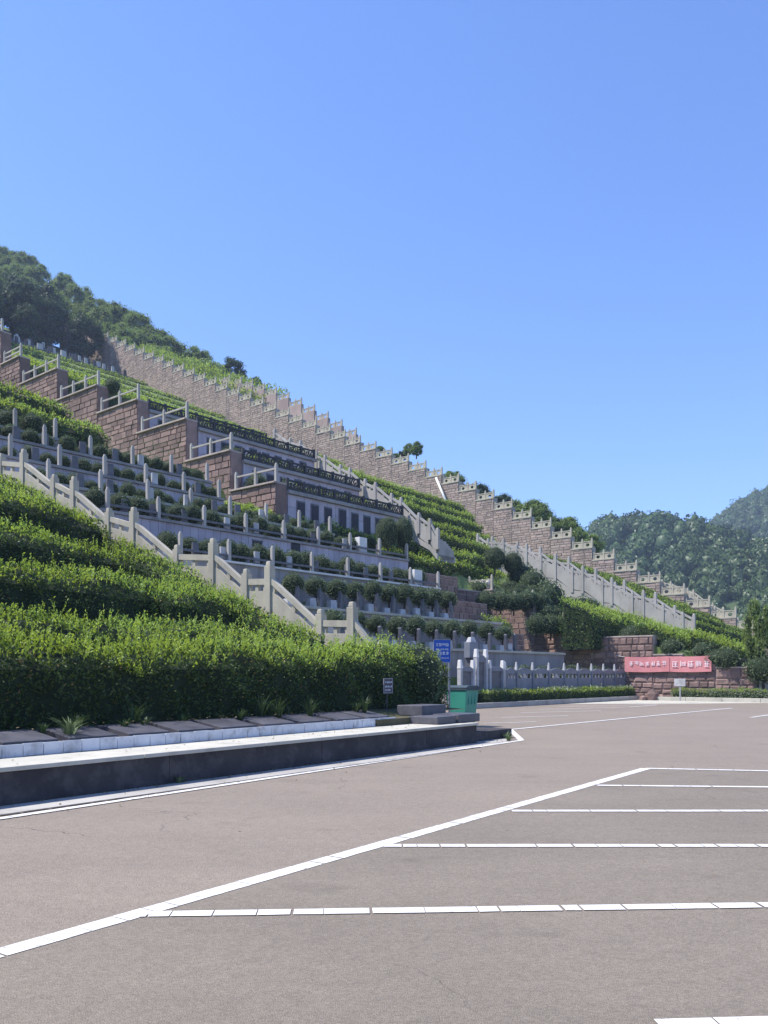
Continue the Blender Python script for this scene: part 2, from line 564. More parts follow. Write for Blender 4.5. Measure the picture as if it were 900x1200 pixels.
def hedge(name, label, cat, p0, p1, back, w, h, hb=0.0, leaf=0.07, dens=350, shoots=0, seed=1, group=None,
          mat='hedge_leaf', shoot_len=0.35, newtop=0.27, lump=0.07, parent=None, kind=None):
    """a clipped hedge: dense core, leaf-sized faces over its skin, loose new shoots on top"""
    rng = np.random.default_rng(seed)
    p0 = np.array(p0, float); p1 = np.array(p1, float); bk = np.array(back, float); z = np.array([0, 0, 1.0])
    Ln = np.linalg.norm(p1 - p0); e = (p1 - p0) / Ln
    ph = rng.uniform(0, 6.28, 6)

    def bump(s, b):
        return lump * (np.sin(s * 1.3 + ph[0]) + np.sin(s * 3.7 + b * 2.1 + ph[1]) + 0.8 * np.sin(s * 7.1 + b * 5 + ph[2]) + 0.6 * np.sin(b * 8 + s * 2 + ph[3])) / 2

    def top(s, a):
        return h + hb * a / w - 0.16 * h * np.clip(1 - a / (0.3 * w), 0, 1) ** 2 + bump(s, a * 1.7 + 3) * 1.2

    def pos(s, a, b):
        return (e[None] * s[:, None] + bk[None] * a[:, None] + z[None] * b[:, None])
    chunks = []
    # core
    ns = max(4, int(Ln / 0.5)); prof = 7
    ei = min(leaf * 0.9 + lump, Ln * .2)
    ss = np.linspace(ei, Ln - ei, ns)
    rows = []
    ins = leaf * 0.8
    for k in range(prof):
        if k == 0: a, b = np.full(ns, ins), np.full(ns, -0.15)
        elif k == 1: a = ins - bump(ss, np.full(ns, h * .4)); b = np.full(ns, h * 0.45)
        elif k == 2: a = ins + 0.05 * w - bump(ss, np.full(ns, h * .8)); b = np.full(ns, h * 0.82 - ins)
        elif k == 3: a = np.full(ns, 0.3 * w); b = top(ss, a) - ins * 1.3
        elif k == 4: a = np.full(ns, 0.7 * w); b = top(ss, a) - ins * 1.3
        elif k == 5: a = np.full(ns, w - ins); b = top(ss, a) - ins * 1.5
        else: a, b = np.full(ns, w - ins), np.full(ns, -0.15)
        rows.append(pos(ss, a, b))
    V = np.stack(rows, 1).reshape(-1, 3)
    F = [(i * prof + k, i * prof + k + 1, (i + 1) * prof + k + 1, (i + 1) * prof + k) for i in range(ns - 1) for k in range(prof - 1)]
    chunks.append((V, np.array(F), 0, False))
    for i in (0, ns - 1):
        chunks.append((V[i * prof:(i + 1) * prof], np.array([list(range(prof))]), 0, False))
    # skin
    def put(s, a, b, N, matk, out=0.45, up=0.15, k=1.0):
        P = pos(s, a, b) + rng.normal(size=(len(s), 3)) * leaf * 0.35
        chunks.append((leaves(rng, P, N, leaf * k, leaf * 0.5 * k, out, 1.0, up), quads(len(s)), matk, False))
    n = int(Ln * h * dens)
    s = rng.uniform(0, Ln, n); b = rng.uniform(0, 0.9 * h, n)
    a = 0.05 * w * (b / h) ** 3 - bump(s, b)
    put(s, a, b, np.tile(-bk, (n, 1)), 1)
    n = int(Ln * w * dens * 1.1)
    s = rng.uniform(0, Ln, n); a = rng.uniform(0, w, n) ** 1.15
    isnew = rng.random(n) < newtop
    N = np.tile(z * 0.9 - bk * 0.3, (n, 1))
    bt = top(s, a)
    put(s[~isnew], a[~isnew], bt[~isnew], N[~isnew], 1, up=0.3)
    put(s[isnew], a[isnew], bt[isnew], N[isnew], 2, up=0.5, k=1.1)
    for s0, sg in ((0.0, -1), (Ln, 1)):
        n = int(w * h * dens)
        a = rng.uniform(0, w, n); b = rng.uniform(0, 0.98, n) * top(np.full(n, s0), a)
        put(np.full(n, s0) + sg * bump(a * 3, b), a, b, np.tile(e * sg, (n, 1)), 1)
    n = int(Ln * h * dens * 0.3)
    put(rng.uniform(0, Ln, n), np.full(n, w), rng.uniform(0.3, 1, n) * (h + hb), np.tile(bk, (n, 1)), 1)
    # shoots
    if shoots:
        m = int(Ln * shoots); k = 9
        s = rng.uniform(0, Ln, m); a = rng.uniform(0.0, 0.9, m) * w
        base = pos(s, a, top(s, a) - 0.05)
        ax = unit(np.stack([rng.normal(0, 0.28, m), rng.normal(0, 0.28, m), np.ones(m)], 1) - bk * 0.12)
        ln = shoot_len * rng.uniform(0.35, 1.0, m) * (0.6 + 0.5 * np.sin(s * 0.9 + ph[4]) ** 2 + 0.35 * np.sin(s * 3.1 + ph[5]) ** 2)
        tt = np.linspace(0.15, 1, k)
        P = (base[:, None] + ax[:, None] * (ln[:, None] * tt[None])[:, :, None]).reshape(-1, 3)
        sag = np.repeat(ax, k, 0)
        chunks.append((leaves(rng, P, sag, leaf * 0.85, leaf * 0.4, 0.55, 1.0, 0.2), quads(len(P)), 2, False))
        # thin stems
        side = unit(np.cross(ax, rng.normal(size=(m, 3)))) * 0.004
        tip = base + ax * ln[:, None]
        sv = np.stack([base - side, base + side, tip + side * 0.4, tip - side * 0.4], 1).reshape(-1, 3)
        chunks.append((sv, quads(m), 2, False))
    me = mesh_np(name, chunks, ['foliage_core', mat, 'new_leaf'])
    o = obj(name, me, tuple(p0), 0, parent)
    tag(o, label, cat, group, kind)
    return o


def ball_mesh(seed, n=900, leaf=0.085, flat=0.85, stem=True, mat='bush_leaf'):
    """clipped round bush of radius 1, standing on z=0 with a short stem; top at z about 2"""
    rng = np.random.default_rng(seed)
    u = sphere_pts(rng, n)
    ph = rng.uniform(0, 6.28, 3)
    r = 1 + 0.05 * np.sin(u[:, 0] * 5 + ph[0]) + 0.05 * np.sin(u[:, 1] * 6 + ph[1]) + 0.04 * np.sin(u[:, 2] * 7 + ph[2]) + rng.normal(0, 0.02, n)
    P = u * r[:, None] * np.array([1, 1, flat]) + np.array([0, 0, 0.35 + flat])
    chunks = [(leaves(rng, P, u, leaf * 1.5, leaf, 0.35, 1.1, 0.1), quads(n), 1, False)]
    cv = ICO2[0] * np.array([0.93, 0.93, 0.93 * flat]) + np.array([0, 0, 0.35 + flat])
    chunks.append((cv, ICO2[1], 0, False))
    if stem:
        mb = MB().tube([(0, 0, -0.1), (0.03, 0.02, 0.6)], [0.09, 0.07], 7)
        chunks.append((np.array([tuple(v) for v in mb.v]), np.array(mb.f[:-2]), 2, True))
    return mesh_np('clipped_bush', chunks, ['foliage_core', mat, 'bark'])


BALLS = [ball_mesh(40 + i) for i in range(4)]
BIGBALLS = [ball_mesh(60 + i, 2600, 0.05, 1.1, True, 'bush_leaf') for i in range(2)]


def bush(label, loc, r, group=None, zs=1.0, meshes=BALLS, name='clipped_bush'):
    o = obj(name, rnd.choice(meshes), loc, rnd.uniform(0, 6.28), None, (r * rnd.uniform(.88, 1.1), r * rnd.uniform(.88, 1.1), r * zs * rnd.uniform(.92, 1.08)))
    return tag(o, label, 'bush', group)


def tree_meshes(seed, nclump=26, per=170, leaf=0.24, spread=(1.0, 1.0, 0.75), rc=0.36, mat='tree_leaf', trunk_h=0.9):
    """unit tree: crown about 1 in radius, centre at trunk_h+0.7; trunk with limbs"""
    rng = np.random.default_rng(seed)
    cz = trunk_h + spread[2] * 0.8
    C = sphere_pts(rng, nclump) * (rng.uniform(0.25, 1.0, nclump) ** 0.5)[:, None] * np.array(spread) * 0.78
    chunks = []
    for c in C:
        r = rc * rng.uniform(0.6, 1.25)
        u = sphere_pts(rng, per)
        P = c + u * r * rng.uniform(0.55, 1.05, per)[:, None] * np.array([1, 1, 0.75]) + np.array([0, 0, cz])
        h_ = per // 2
        chunks.append((leaves(rng, P[:h_], u[:h_], leaf * rc, leaf * rc * 0.62, 0.4, 1.1, 0.15), quads(h_), 1, False))
        chunks.append((flakes(rng, P[h_:], u[h_:], leaf * rc * 1.2, leaf * rc * 0.75, .6), quads(per - h_), 1, False))
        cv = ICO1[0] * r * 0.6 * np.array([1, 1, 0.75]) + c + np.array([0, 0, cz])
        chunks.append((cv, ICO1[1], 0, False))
    crown = mesh_np('crown', chunks, ['foliage_core', mat])
    mb = MB().tube([(0, 0, -0.35), (0.02, 0.01, trunk_h * 0.5), (0.04, -0.02, trunk_h), (0.02, 0.0, cz + 0.2)], [0.085, 0.07, 0.055, 0.02], 8)
    for c in C[:7]:
        t = Vector((float(c[0]), float(c[1]), float(c[2]) + cz))
        mb.tube([(0.03, 0, trunk_h * rng.uniform(0.6, 1.0)), t * 0.5 + Vector((0, 0, trunk_h * 0.45)), t], [0.04, 0.028, 0.01], 5)
    return mb.mesh('trunk', 'bark', 0, True), crown


def bushy(seed, mat='tree_leaf', leaf=.2, spread=(1.0, 1.0, 1.0)):
    return tree_meshes(seed, 34, 190, leaf, spread, .36, mat, .12)


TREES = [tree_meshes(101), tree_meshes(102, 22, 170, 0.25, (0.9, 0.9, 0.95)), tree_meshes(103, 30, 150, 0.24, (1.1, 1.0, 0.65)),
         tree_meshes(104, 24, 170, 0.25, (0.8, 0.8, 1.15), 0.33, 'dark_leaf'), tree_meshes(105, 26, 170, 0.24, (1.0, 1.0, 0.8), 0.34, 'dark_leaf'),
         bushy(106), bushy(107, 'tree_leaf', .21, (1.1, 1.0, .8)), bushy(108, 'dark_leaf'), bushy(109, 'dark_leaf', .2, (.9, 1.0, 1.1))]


def tree(label, loc, r, kind=None, group=None, zs=1.0, name='tree'):
    k = rnd.randrange(len(TREES)) if kind is None else kind
    t = thing(name, label, 'tree', loc, rnd.uniform(0, 6.28), group)
    t.scale = (r, r, r * zs)
    obj('trunk', TREES[k][0], (0, 0, 0), 0, t)
    obj('crown', TREES[k][1], (0, 0, 0), 0, t)
    return t


def tuft(name, label, loc, h, n, seed, mat='hedge_leaf', group=None, spread=0.5):
    """a clump of long narrow blades"""
    rng = np.random.default_rng(seed)
    an = rng.uniform(0, 6.28, n); ln = h * rng.uniform(0.5, 1.1, n); tl = rng.uniform(0.15, spread, n)
    dr = np.stack([np.cos(an), np.sin(an), np.zeros(n)], 1)
    b0 = dr * 0.03; z = np.array([0, 0, 1.0])
    side = np.stack([-np.sin(an), np.cos(an), np.zeros(n)], 1) * 0.008
    m1 = b0 + dr * (ln * tl * 0.45)[:, None] + z * (ln * 0.65)[:, None]
    t1 = b0 + dr * (ln * tl * 1.2)[:, None] + z * (ln * 0.9)[:, None]
    v = np.stack([b0 - side, b0 + side, m1 + side, m1 - side, t1], 1).reshape(-1, 3)
    i = np.arange(n)[:, None] * 5
    me = mesh_np(name, [(v, np.concatenate([i, i + 1, i + 2, i + 3], 1), 0, False), (v, np.concatenate([i + 3, i + 2, i + 4], 1), 0, False)], [mat])
    return tag(obj(name, me, loc), label, 'plant', group)


# ------------------------------------------------------------------ terrain
LP = [(-50, -.4), (22.6, -.4), (22.9, 0.3), (24.4, 1.0), (24.7, 2.2), (26.6, 2.5), (27, 3.9), (28.8, 4.2), (29.2, 5.8), (31, 6.2), (31.4, 7.6), (33, 8.6), (35, 9.4),
      (35.3, 11), (38.7, 11.2), (39.1, 13.2), (43, 13.8), (43.4, 16), (48, 16.8), (55, 19.6), (66, 24), (75, 28), (100, 40.5), (147, 60.3), (200, 88), (260, 112), (400, 150)]
LL = [(-50, -.4), (22.6, -.4), (22.9, 0.3), (24.4, 1.0), (24.7, 2.2), (26.6, 2.5), (27, 3.9), (28.8, 4.2), (29.2, 5.8), (31, 6.2), (31.4, 7.6), (33, 8.6), (35, 9.6),
      (36.2, 11.0), (39, 11.3), (39.3, 12.3), (41.2, 12.7), (41.5, 13.8), (43, 14), (48, 15.2), (55, 18.2), (66, 23), (75, 28), (100, 40.5), (147, 60.3), (200, 88), (260, 112), (400, 150)]
MP = [(-50, -.4), (22.6, -.4), (22.9, .3), (26, .8), (30, 2.0), (32.6, 4.0), (33.1, 7.0), (35, 8.8), (39, 10.7), (46, 14.6), (55, 19), (75, 28), (100, 39), (147, 60.3), (200, 84), (260, 105), (400, 150)]
RP = [(-50, 0.6), (8, 0.6), (13, 0.95), (14.6, 1.1), (14.9, 1.7), (16.5, 1.85), (18.4, 2.2), (18.7, 2.8), (21, 3.3), (23, 3.6), (26.6, 4.2), (27, 5.3), (29.6, 5.6), (30, 6.6), (33, 7.4),
      (39, 10.7), (46, 14.6), (55, 19), (75, 28), (100, 39), (147, 60.3), (200, 84), (260, 105), (400, 150)]
WB = [(-50, -.4), (10, 0.5), (22, 1.5), (32, 4.3), (65, 21.6), (100, 38.5), (150, 62), (200, 84), (260, 105), (400, 150)]


def ip(T, x):
    return float(np.interp(x, [a for a, b in T], [b for a, b in T]))


def ground_z(u, d):
    if u < 50.2:
        if u < 32.4:
            return ip(LL, d)
        k = max(0.0, min(1, (u - 43.8) / 1.0))
        return ip(LP, d) * (1 - k) + ip(MP, d) * k
    if u <= 93.5:
        k = max(0.0, min(1, (u - 62) / 31))
        return ip(RP, d) * (1 - k) + ip(WB, d) * k
    return max(ip(WB, d) + 0.5 - (u - 93.5) * 0.42, -0.4 + 0.0 * d)


us = [-120, -80, -50, -30, -15, 0, 8, 15, 20, 25, 30, 32.39, 32.41, 35, 40, 43.8, 44.8, 46, 48, 50.19, 50.21, 52, 55, 58, 61, 65, 70, 76, 82, 88, 93.4, 93.6, 97, 103, 112, 125, 145, 170, 200, 260]
ds = sorted(set([-60, -20, 0, 5] + [8 + 0.5 * i for i in range(90)] + [a for a, b in LP if a > 20] + [22.65] + list(range(56, 160, 4)) + [170, 185, 200, 230, 260, 320]))
V, F = [], []
for u in us:
    for d in ds:
        V.append(tuple(S(u, d, ground_z(u, d))))
nd_ = len(ds)
for i in range(len(us) - 1):
    for j in range(nd_ - 1):
        F.append((i * nd_ + j, (i + 1) * nd_ + j, (i + 1) * nd_ + j + 1, i * nd_ + j + 1))
hm = mesh_np('hillside', [(np.array(V), np.array(F), 0, False)], ['grass_ground'])
tag(obj('hillside', hm), kind='structure')

gm = MB().poly([(-900, -900, -0.45), (900, -900, -0.45), (900, 900, -0.45), (-900, 900, -0.45)], [(0, 1, 2, 3)]).mesh('ground', 'forest_floor')
tag(obj('ground', gm), kind='structure')

# car park
def sheet(name, pts, z, mat, parent=None, kind='structure'):
    me = MB().poly([(p[0], p[1], z) for p in pts], [tuple(range(len(pts)))]).mesh(name, mat)
    o = obj(name, me, (0, 0, 0), 0, parent)
    if parent is None:
        tag(o, kind=kind)
    return o


park = sheet('car_park', [(-60, -40), (70, -40), S(72, 4), S(50.15, 5), S(50.15, 22.4), S(-50, 22.4)], 0.0, 'asphalt_aisle')
diag0, diag1 = G(0, 1118), G(757, 901)
dd = (diag1 - diag0).normalized()
bay0 = diag0 - dd * 12
sheet('bay_surface', [bay0, diag1, G(900, 904), Vector((40, G(900, 904).y, 0)), (40, -12, 0), (bay0.x, -12, 0)], 0.004, 'asphalt_bay', park)


def strip(pts, w, z=0.008, mat='road_paint', name='painted_line', crack=True):
    """road marking laid in short lengths with hairline gaps"""
    mb = MB()
    for i in range(len(pts) - 1):
        a, b = Vector(pts[i]), Vector(pts[i + 1])
        L = (b - a).length; e = (b - a) / L; q = Vector((-e.y, e.x, 0)) * (w / 2)
        s = 0.0
        while s < L - 1e-3:
            n = min(L, s + (rnd.uniform(0.12, 0.36) if crack else 99))
            if L - n < 0.1: n = L
            g = 0.0 if n == L else rnd.choice((.004, .008, .014, .02))
            sk = e * rnd.uniform(-0.003, 0.003) if crack else Vector()
            j = rnd.uniform(-.05, .05); q2 = q * (1 + rnd.uniform(-.05, .05))
            P = [a + e * s - q * (1 + j), a + e * (n - g) - q * (1 - j) , a + e * (n - g) + q2, a + e * s + q2]
            mb.poly([(p.x, p.y, z) for p in P], [(0, 1, 2, 3)])
            s = n
    return obj(name, mb.mesh(name, mat), (0, 0, 0), 0, park)


strip([bay0, diag1], 0.16)
rows_l = [(150, 1073), (450, 992), (600, 951), (700, 921), (757, 901)]
rows_r = [(900, 1062), (900, 992), (900, 951), (900, 923), (900, 904)]
for a, b in zip(rows_l, rows_r):
    pa, pb = G(*a), G(*b)
    strip([pa, pb + (pb - pa).normalized() * 14], 0.125, 0.0105)
pa, pb = G(778, 1204), G(900, 1201)
strip([pa - (pb - pa).normalized() * 0.02, pb + (pb - pa).normalized() * 8], 0.14, 0.0105)
# edge line along the near kerb, round its end and on towards the far corner
e0, e1 = G(0, 960), G(611, 868)
strip([e0 - (e1 - e0).normalized() * 14, e1], 0.13, 0.010)
strip([e1, G(598, 855.5)], 0.15, 0.011)
strip([G(596, 855.5), G(858, 830)], 0.15, 0.012)
for i, y in enumerate((848, 841, 835.5, 831.5, 828.5)):
    strip([G(566 + i * 22, y), G(566 + i * 22 + 62 + i * 16, y - 1.8 - i * .3)], 0.12, 0.010)
strip([G(880, 841), G(905, 837.5), G(960, 831)], 0.14, 0.010)
strip([G(735, 829), G(770, 826.5)], 0.14, 0.010)
sheet('concrete_apron', [S(44.5, 16.5), S(49.4, 12.5), S(49.4, 21.2), S(40, 21.2)], 0.006, 'coping')

# ------------------------------------------------------------------ near planter (left kerb)
UE = 16.9
pl = thing('planter_wall', 'low dark-stained concrete planter wall with a pale ledge along the drive', 'wall', SB(0, 9.47, 0), RZB)
sp = -14.0
while sp < UE - .3:
    n = min(sp + rnd.uniform(2.3, 3.4), UE)
    if UE - n < 1: n = UE
    off = rnd.uniform(0, .012)
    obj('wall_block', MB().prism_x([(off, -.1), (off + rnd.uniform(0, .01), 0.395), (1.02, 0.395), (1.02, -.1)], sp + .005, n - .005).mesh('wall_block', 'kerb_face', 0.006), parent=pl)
    sp = n
sp = -14.0
while sp < UE:
    n = min(sp + 2.4, UE + 0.02)
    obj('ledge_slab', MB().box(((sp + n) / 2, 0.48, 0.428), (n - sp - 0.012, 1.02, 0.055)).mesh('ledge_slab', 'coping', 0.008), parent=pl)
    sp = n
tile = boxmesh(0.292, 0.03, 0.17, 'white_tile', 0.004)
x = -13.5
while x < 15.3:
    obj('tile', tile, (x, 1.035 + rnd.uniform(-.003, .003), 0.455 + rnd.uniform(-.004, .004)), rnd.uniform(-.008, .008), pl)
    x += 0.30
obj('backing', MB().box((0.2, 1.5, 0.33), (28, 0.86, 0.56)).mesh('backing', 'kerb_face'), parent=pl)
strip([SB(-14, 9.16), SB(UE + 0.2, 9.16)], 0.56, 0.005, 'concrete', 'gutter', crack=False)
strip([SB(-14, 8.83), SB(UE - 1, 8.83)], 0.06, 0.0105, 'kerb_face', 'gutter_joint', crack=True)
strip([SB(UE + .1, 9.35), SB(UE + 1.6, 10.1)], 1.0, 0.0065, 'concrete', 'gutter', crack=False)

# stone blocks at the planter's end: the lowest treads of the near stair
st = thing('stone_steps', 'pile of rough stone step blocks at the end of the planter', 'steps', SB(UE, 9.5, 0), RZB)
for (x, y, z, sx, sy, sz, m) in ((1.0, .65, 0, 1.9, 1.1, .22, 'kerb_face'), (.05, .60, .455, 1.0, .8, .19, 'slab_stone'), (-.86, .62, .455, .78, .75, .17, 'slab_stone'), (-.25, 1.3, .60, 1.0, .7, .24, 'slab_stone'), (.75, 1.5, .22, .9, 1.2, .36, 'slab_stone')):
    obj('block', boxmesh(sx, sy, sz, m, 0.02), (x, y, z), rnd.uniform(-.02, .02), st)

tag(obj('bed_fill', MB().box((0, 0, 0), (3.2, 1.3, .5)).mesh('bed_fill', 'soil'), SB(16.0, 11.1, .345), RZB), kind='structure')
rng = np.random.default_rng(19)
LT = []
for (n, v0, v1, z, ua, ub) in ((420, 9.28, 9.46, .012, -8, 18), (160, 9.6, 10.45, .468, -8, 16.5), (260, 10.6, 11.3, .80, -8, 15), (60, 8.2, 9.2, .012, -6, 20)):
    uq = rng.uniform(ua, ub, n); vq = rng.uniform(v0, v1, n)
    LT.append(np.stack([uq * sB - vq * cB, uq * cB + vq * sB, np.full(n, z) + rng.uniform(0, .012, n)], 1))
P = np.concatenate(LT)
lm = mesh_np('leaf_litter', [(flakes(rng, P, np.tile([0, 0, 1.0], (len(P), 1)), .05, .025, .25), quads(len(P)), 0, False)], ['litter'])
tag(obj('leaf_litter', lm), 'scattered dry leaves in the gutter and on the ledge', 'leaves', None, 'stuff')

# near slope the hedges grow on
NS = [(10.9, 0.55), (11.5, 0.72), (13.4, 0.8), (14.4, 1.4), (16, 1.6), (17, 2.75), (18.4, 2.9), (19.4, 3.9), (21, 4.1), (22, 5.3), (23.6, 5.6), (28.5, 7.9), (31, 8.0), (31.2, 3)]
V, F = [], []
uu = [-20, -10, -5, 0, 5, 8, 11, 14, 16.9]
for u in uu:
    for v, z in NS:
        V.append(tuple(SB(u, v, z)))
for i in range(len(uu) - 1):
    for j in range(len(NS) - 1):
        k = len(NS)
        F.append((i * k + j, (i + 1) * k + j, (i + 1) * k + j + 1, i * k + j + 1))
o = len(V)
me = mesh_np('planter_soil', [(np.array(V), np.array(F), 0, False)], ['soil'])
tag(obj('planter_soil', me), kind='structure')
sheet2 = MB()
for i in range(len(NS) - 1):
    (v0, z0), (v1, z1) = NS[i], NS[i + 1]
    sheet2.poly([SB(16.9, v0, -.2), SB(16.9, v1, -.2), SB(16.9, v1, z1), SB(16.9, v0, z0)], [(0, 1, 2, 3)])
tag(obj('soil_bank', sheet2.mesh('soil_bank', 'soil')), kind='structure')
sheet('planter_end_bed', [SB(16.8, 10.9), SB(18.9, 10.9), SB(20.4, 13.2), SB(16.8, 13.2)], 0.66, 'soil')

# slabs lying in front of the hedge
xs = -9.5; i = 0
nslab = 0
while xs < 15.4:
    w = rnd.uniform(.82, .95)
    t = thing('grave_slab', 'x', 'slab', SB(xs, 10.60, 0.60), RZB + rnd.uniform(-.03, .03), 'flat dark slabs along the white tiles')
    mb = MB().prism_x([(0, 0), (0, .05), (.62, .15), (.80, .15), (.80, 0)], -w / 2 + .03, w / 2 - .03)
    obj('slab', mb.mesh('slab', 'slab_stone', 0.012), parent=t)
    obj('base', MB().box((0, .42, -.06), (w - .01, .86, .13)).mesh('base', 'slab_stone', 0.01), parent=t)
    px = 450 + 1000 * (t.location.x / t.location.y) if t.location.y > 1 else -999
    t['label'] = ('sloping dark slab behind the white tile edging, %s from the left edge' % ordn(nslab)) if px > -25 else 'sloping dark slab of the tile edging beyond the left edge of view'
    if px > -25: nslab += 1
    xs += w + .12
for i in range(40):
    x = rnd.uniform(-6, 15)
    tuft('grass_tuft', 'arching grass clump growing between the flat slabs and the front hedge', SB(x, 11.25 + rnd.uniform(-.25, .2), .70), rnd.choice((.18, .25, .3, .42, .55)), rnd.randint(18, 52), 900 + i, 'dark_leaf', 'grass clumps at the foot of the front hedge', .95)
for i, x in enumerate((-2.35, 1.2, 4.1, 7.4)):
    tuft('fern_clump', 'feathery light green fern, %s from the left between dark slabs' % ordn(i), SB(x, 10.85, .62), .36, 50, 950 + i, 'bush_leaf', None, 1.1)

for i, (x, v, h) in enumerate(((UE + .9, 9.15, .16), (UE + 1.5, 9.5, .2), (UE + 1.2, 9.3, .12), (3.0, 9.40, .1), (8.2, 9.42, .12), (-1.5, 9.42, .1))):
    tuft('weed', 'small weed in the gutter, %s going left from the planter end' % ordn(i), SB(x, v, .005), h, 26, 970 + i, 'bush_leaf', None, 1.2)
# near hedges -------------------------------------------------------
def hedgeB(label, pxa, pya, pxb, pyb, v, h, w, hb, seed, dens=480, leaf=0.075, shoots=70, ua=None, sl=.4, ub=None):
    u0, Y0 = on_row(pxa, v, sB, cB); u1, Y1 = on_row(pxb, v, sB, cB)
    if ub: u1 = ub
    z0, z1 = zat(pya, Y0) - h, zat(pyb, Y1) - h
    if ua is not None:
        z0 = z0 + (z1 - z0) * (ua - u0) / (u1 - u0); u0 = ua
    hedge('hedge', label, 'hedge', SB(u0, v, z0), SB(u1, v, z1), EVB, w, h, hb, leaf, dens, shoots, seed, 'clipped hedges of the near slope', shoot_len=sl, lump=.12)


hedgeB('front hedge above the sloping slabs, longest and nearest on the left', 0, 762, 525, 770, 11.75, 1.30, 1.5, .10, 11, 640, 0.075, 90, -8, .42)
hedgeB('second hedge up from the drive on the left, ending beside the stair', 0, 724, 385, 752, 14.5, 1.35, 1.4, .15, 12, 480, 0.075, 55, -6, .32)
hedgeB('third hedge up the left slope with a dark clipped front', 0, 662, 215, 694, 17.0, 1.55, 1.4, .2, 13, 460, 0.08, 55, -3, .32)
hedgeB('short hedge block tucked under the stair landing', 196, 694, 306, 712, 16.4, 1.3, 1.3, .25, 14, 440, 0.08, 60, None, .4)
hedgeB('fourth hedge up the left slope, below the topmost one', 0, 620, 160, 652, 19.5, 1.35, 1.4, .2, 15, 420, 0.08, 55, 0, .32)
hedgeB('topmost hedge of the near left slope beside the upper landing', 0, 577, 128, 616, 22.0, 1.35, 1.5, .3, 16, 420, 0.085, 55, 2, .32)
def side_hedge(label, va, vb, seed):
    za, zb = [float(np.interp(v, [n_[0] for n_ in nodes1], [n_[1] for n_ in nodes1])) - .70 for v in (va, vb)]
    hedge('hedge', label, 'hedge', SB(16.05, va, za - 1.2), SB(16.05, vb, zb - 1.2), EUB, 1.0, 1.2, .1, .08, 420, 40, seed, 'loose hedges along the near stair', shoot_len=.35, newtop=.15)
u_, Y_ = on_row(520, 12.2, sB, cB)
tag(obj('round_shrub', BIGBALLS[0], SB(18.4, 12.4, .3), 0, None, (.95, .95, .82)), 'rounded leafy shrub closing the right end of the front hedge', 'bush')

# small plum sign standing in the front hedge
t = thing('notice_board', 'small dark plum notice board with pale lettering in front of the hedge', 'sign', SB(on_row(453, 11.5, sB, cB)[0], 11.5, .66), RZB)
obj('post', boxmesh(.04, .03, .55, 'iron'), parent=t)
obj('panel', MB().box((0, -.03, .62), (.36, .025, .34)).mesh('panel', 'sign_plum', .008), parent=t)
fr = MB()
for (cx, cz, sx, sz) in ((0, .787, .36, .014), (0, .453, .36, .014), (-.173, .62, .014, .32), (.173, .62, .014, .32)):
    fr.box((cx, -.045, cz), (sx, .012, sz))
obj('frame', fr.mesh('frame', 'metal'), parent=t)


def glyph(mb, x, z, s, y, r, slant=0.0):
    """an illegible character: a few crossing strokes"""
    w = s * .1
    hs = sorted(r.sample([.1, .28, .46, .64, .82], r.randint(3, 4)))
    for k in hs:
        ww = s * r.uniform(.5, .95)
        mb.box((x + r.uniform(-.05, .05) * s, y, z + (k - .46) * s), (ww, .004, w))
    for k in r.sample([.15, .4, .5, .62, .85], r.randint(2, 3)):
        hh = s * r.uniform(.45, .9)
        mb.box((x + (k - .5) * s, y - .002, z + r.uniform(-.06, .06) * s), (w * 1.1, .004, hh))


r2 = random.Random(3)
for row, n in ((.70, 5), (.60, 5), (.52, 4)):
    for k in range(n):
        mb = MB(); glyph(mb, -.10 + k * .058, row, .052, -.046, r2)
        obj('character', mb.mesh('character', 'sign_white'), parent=t)

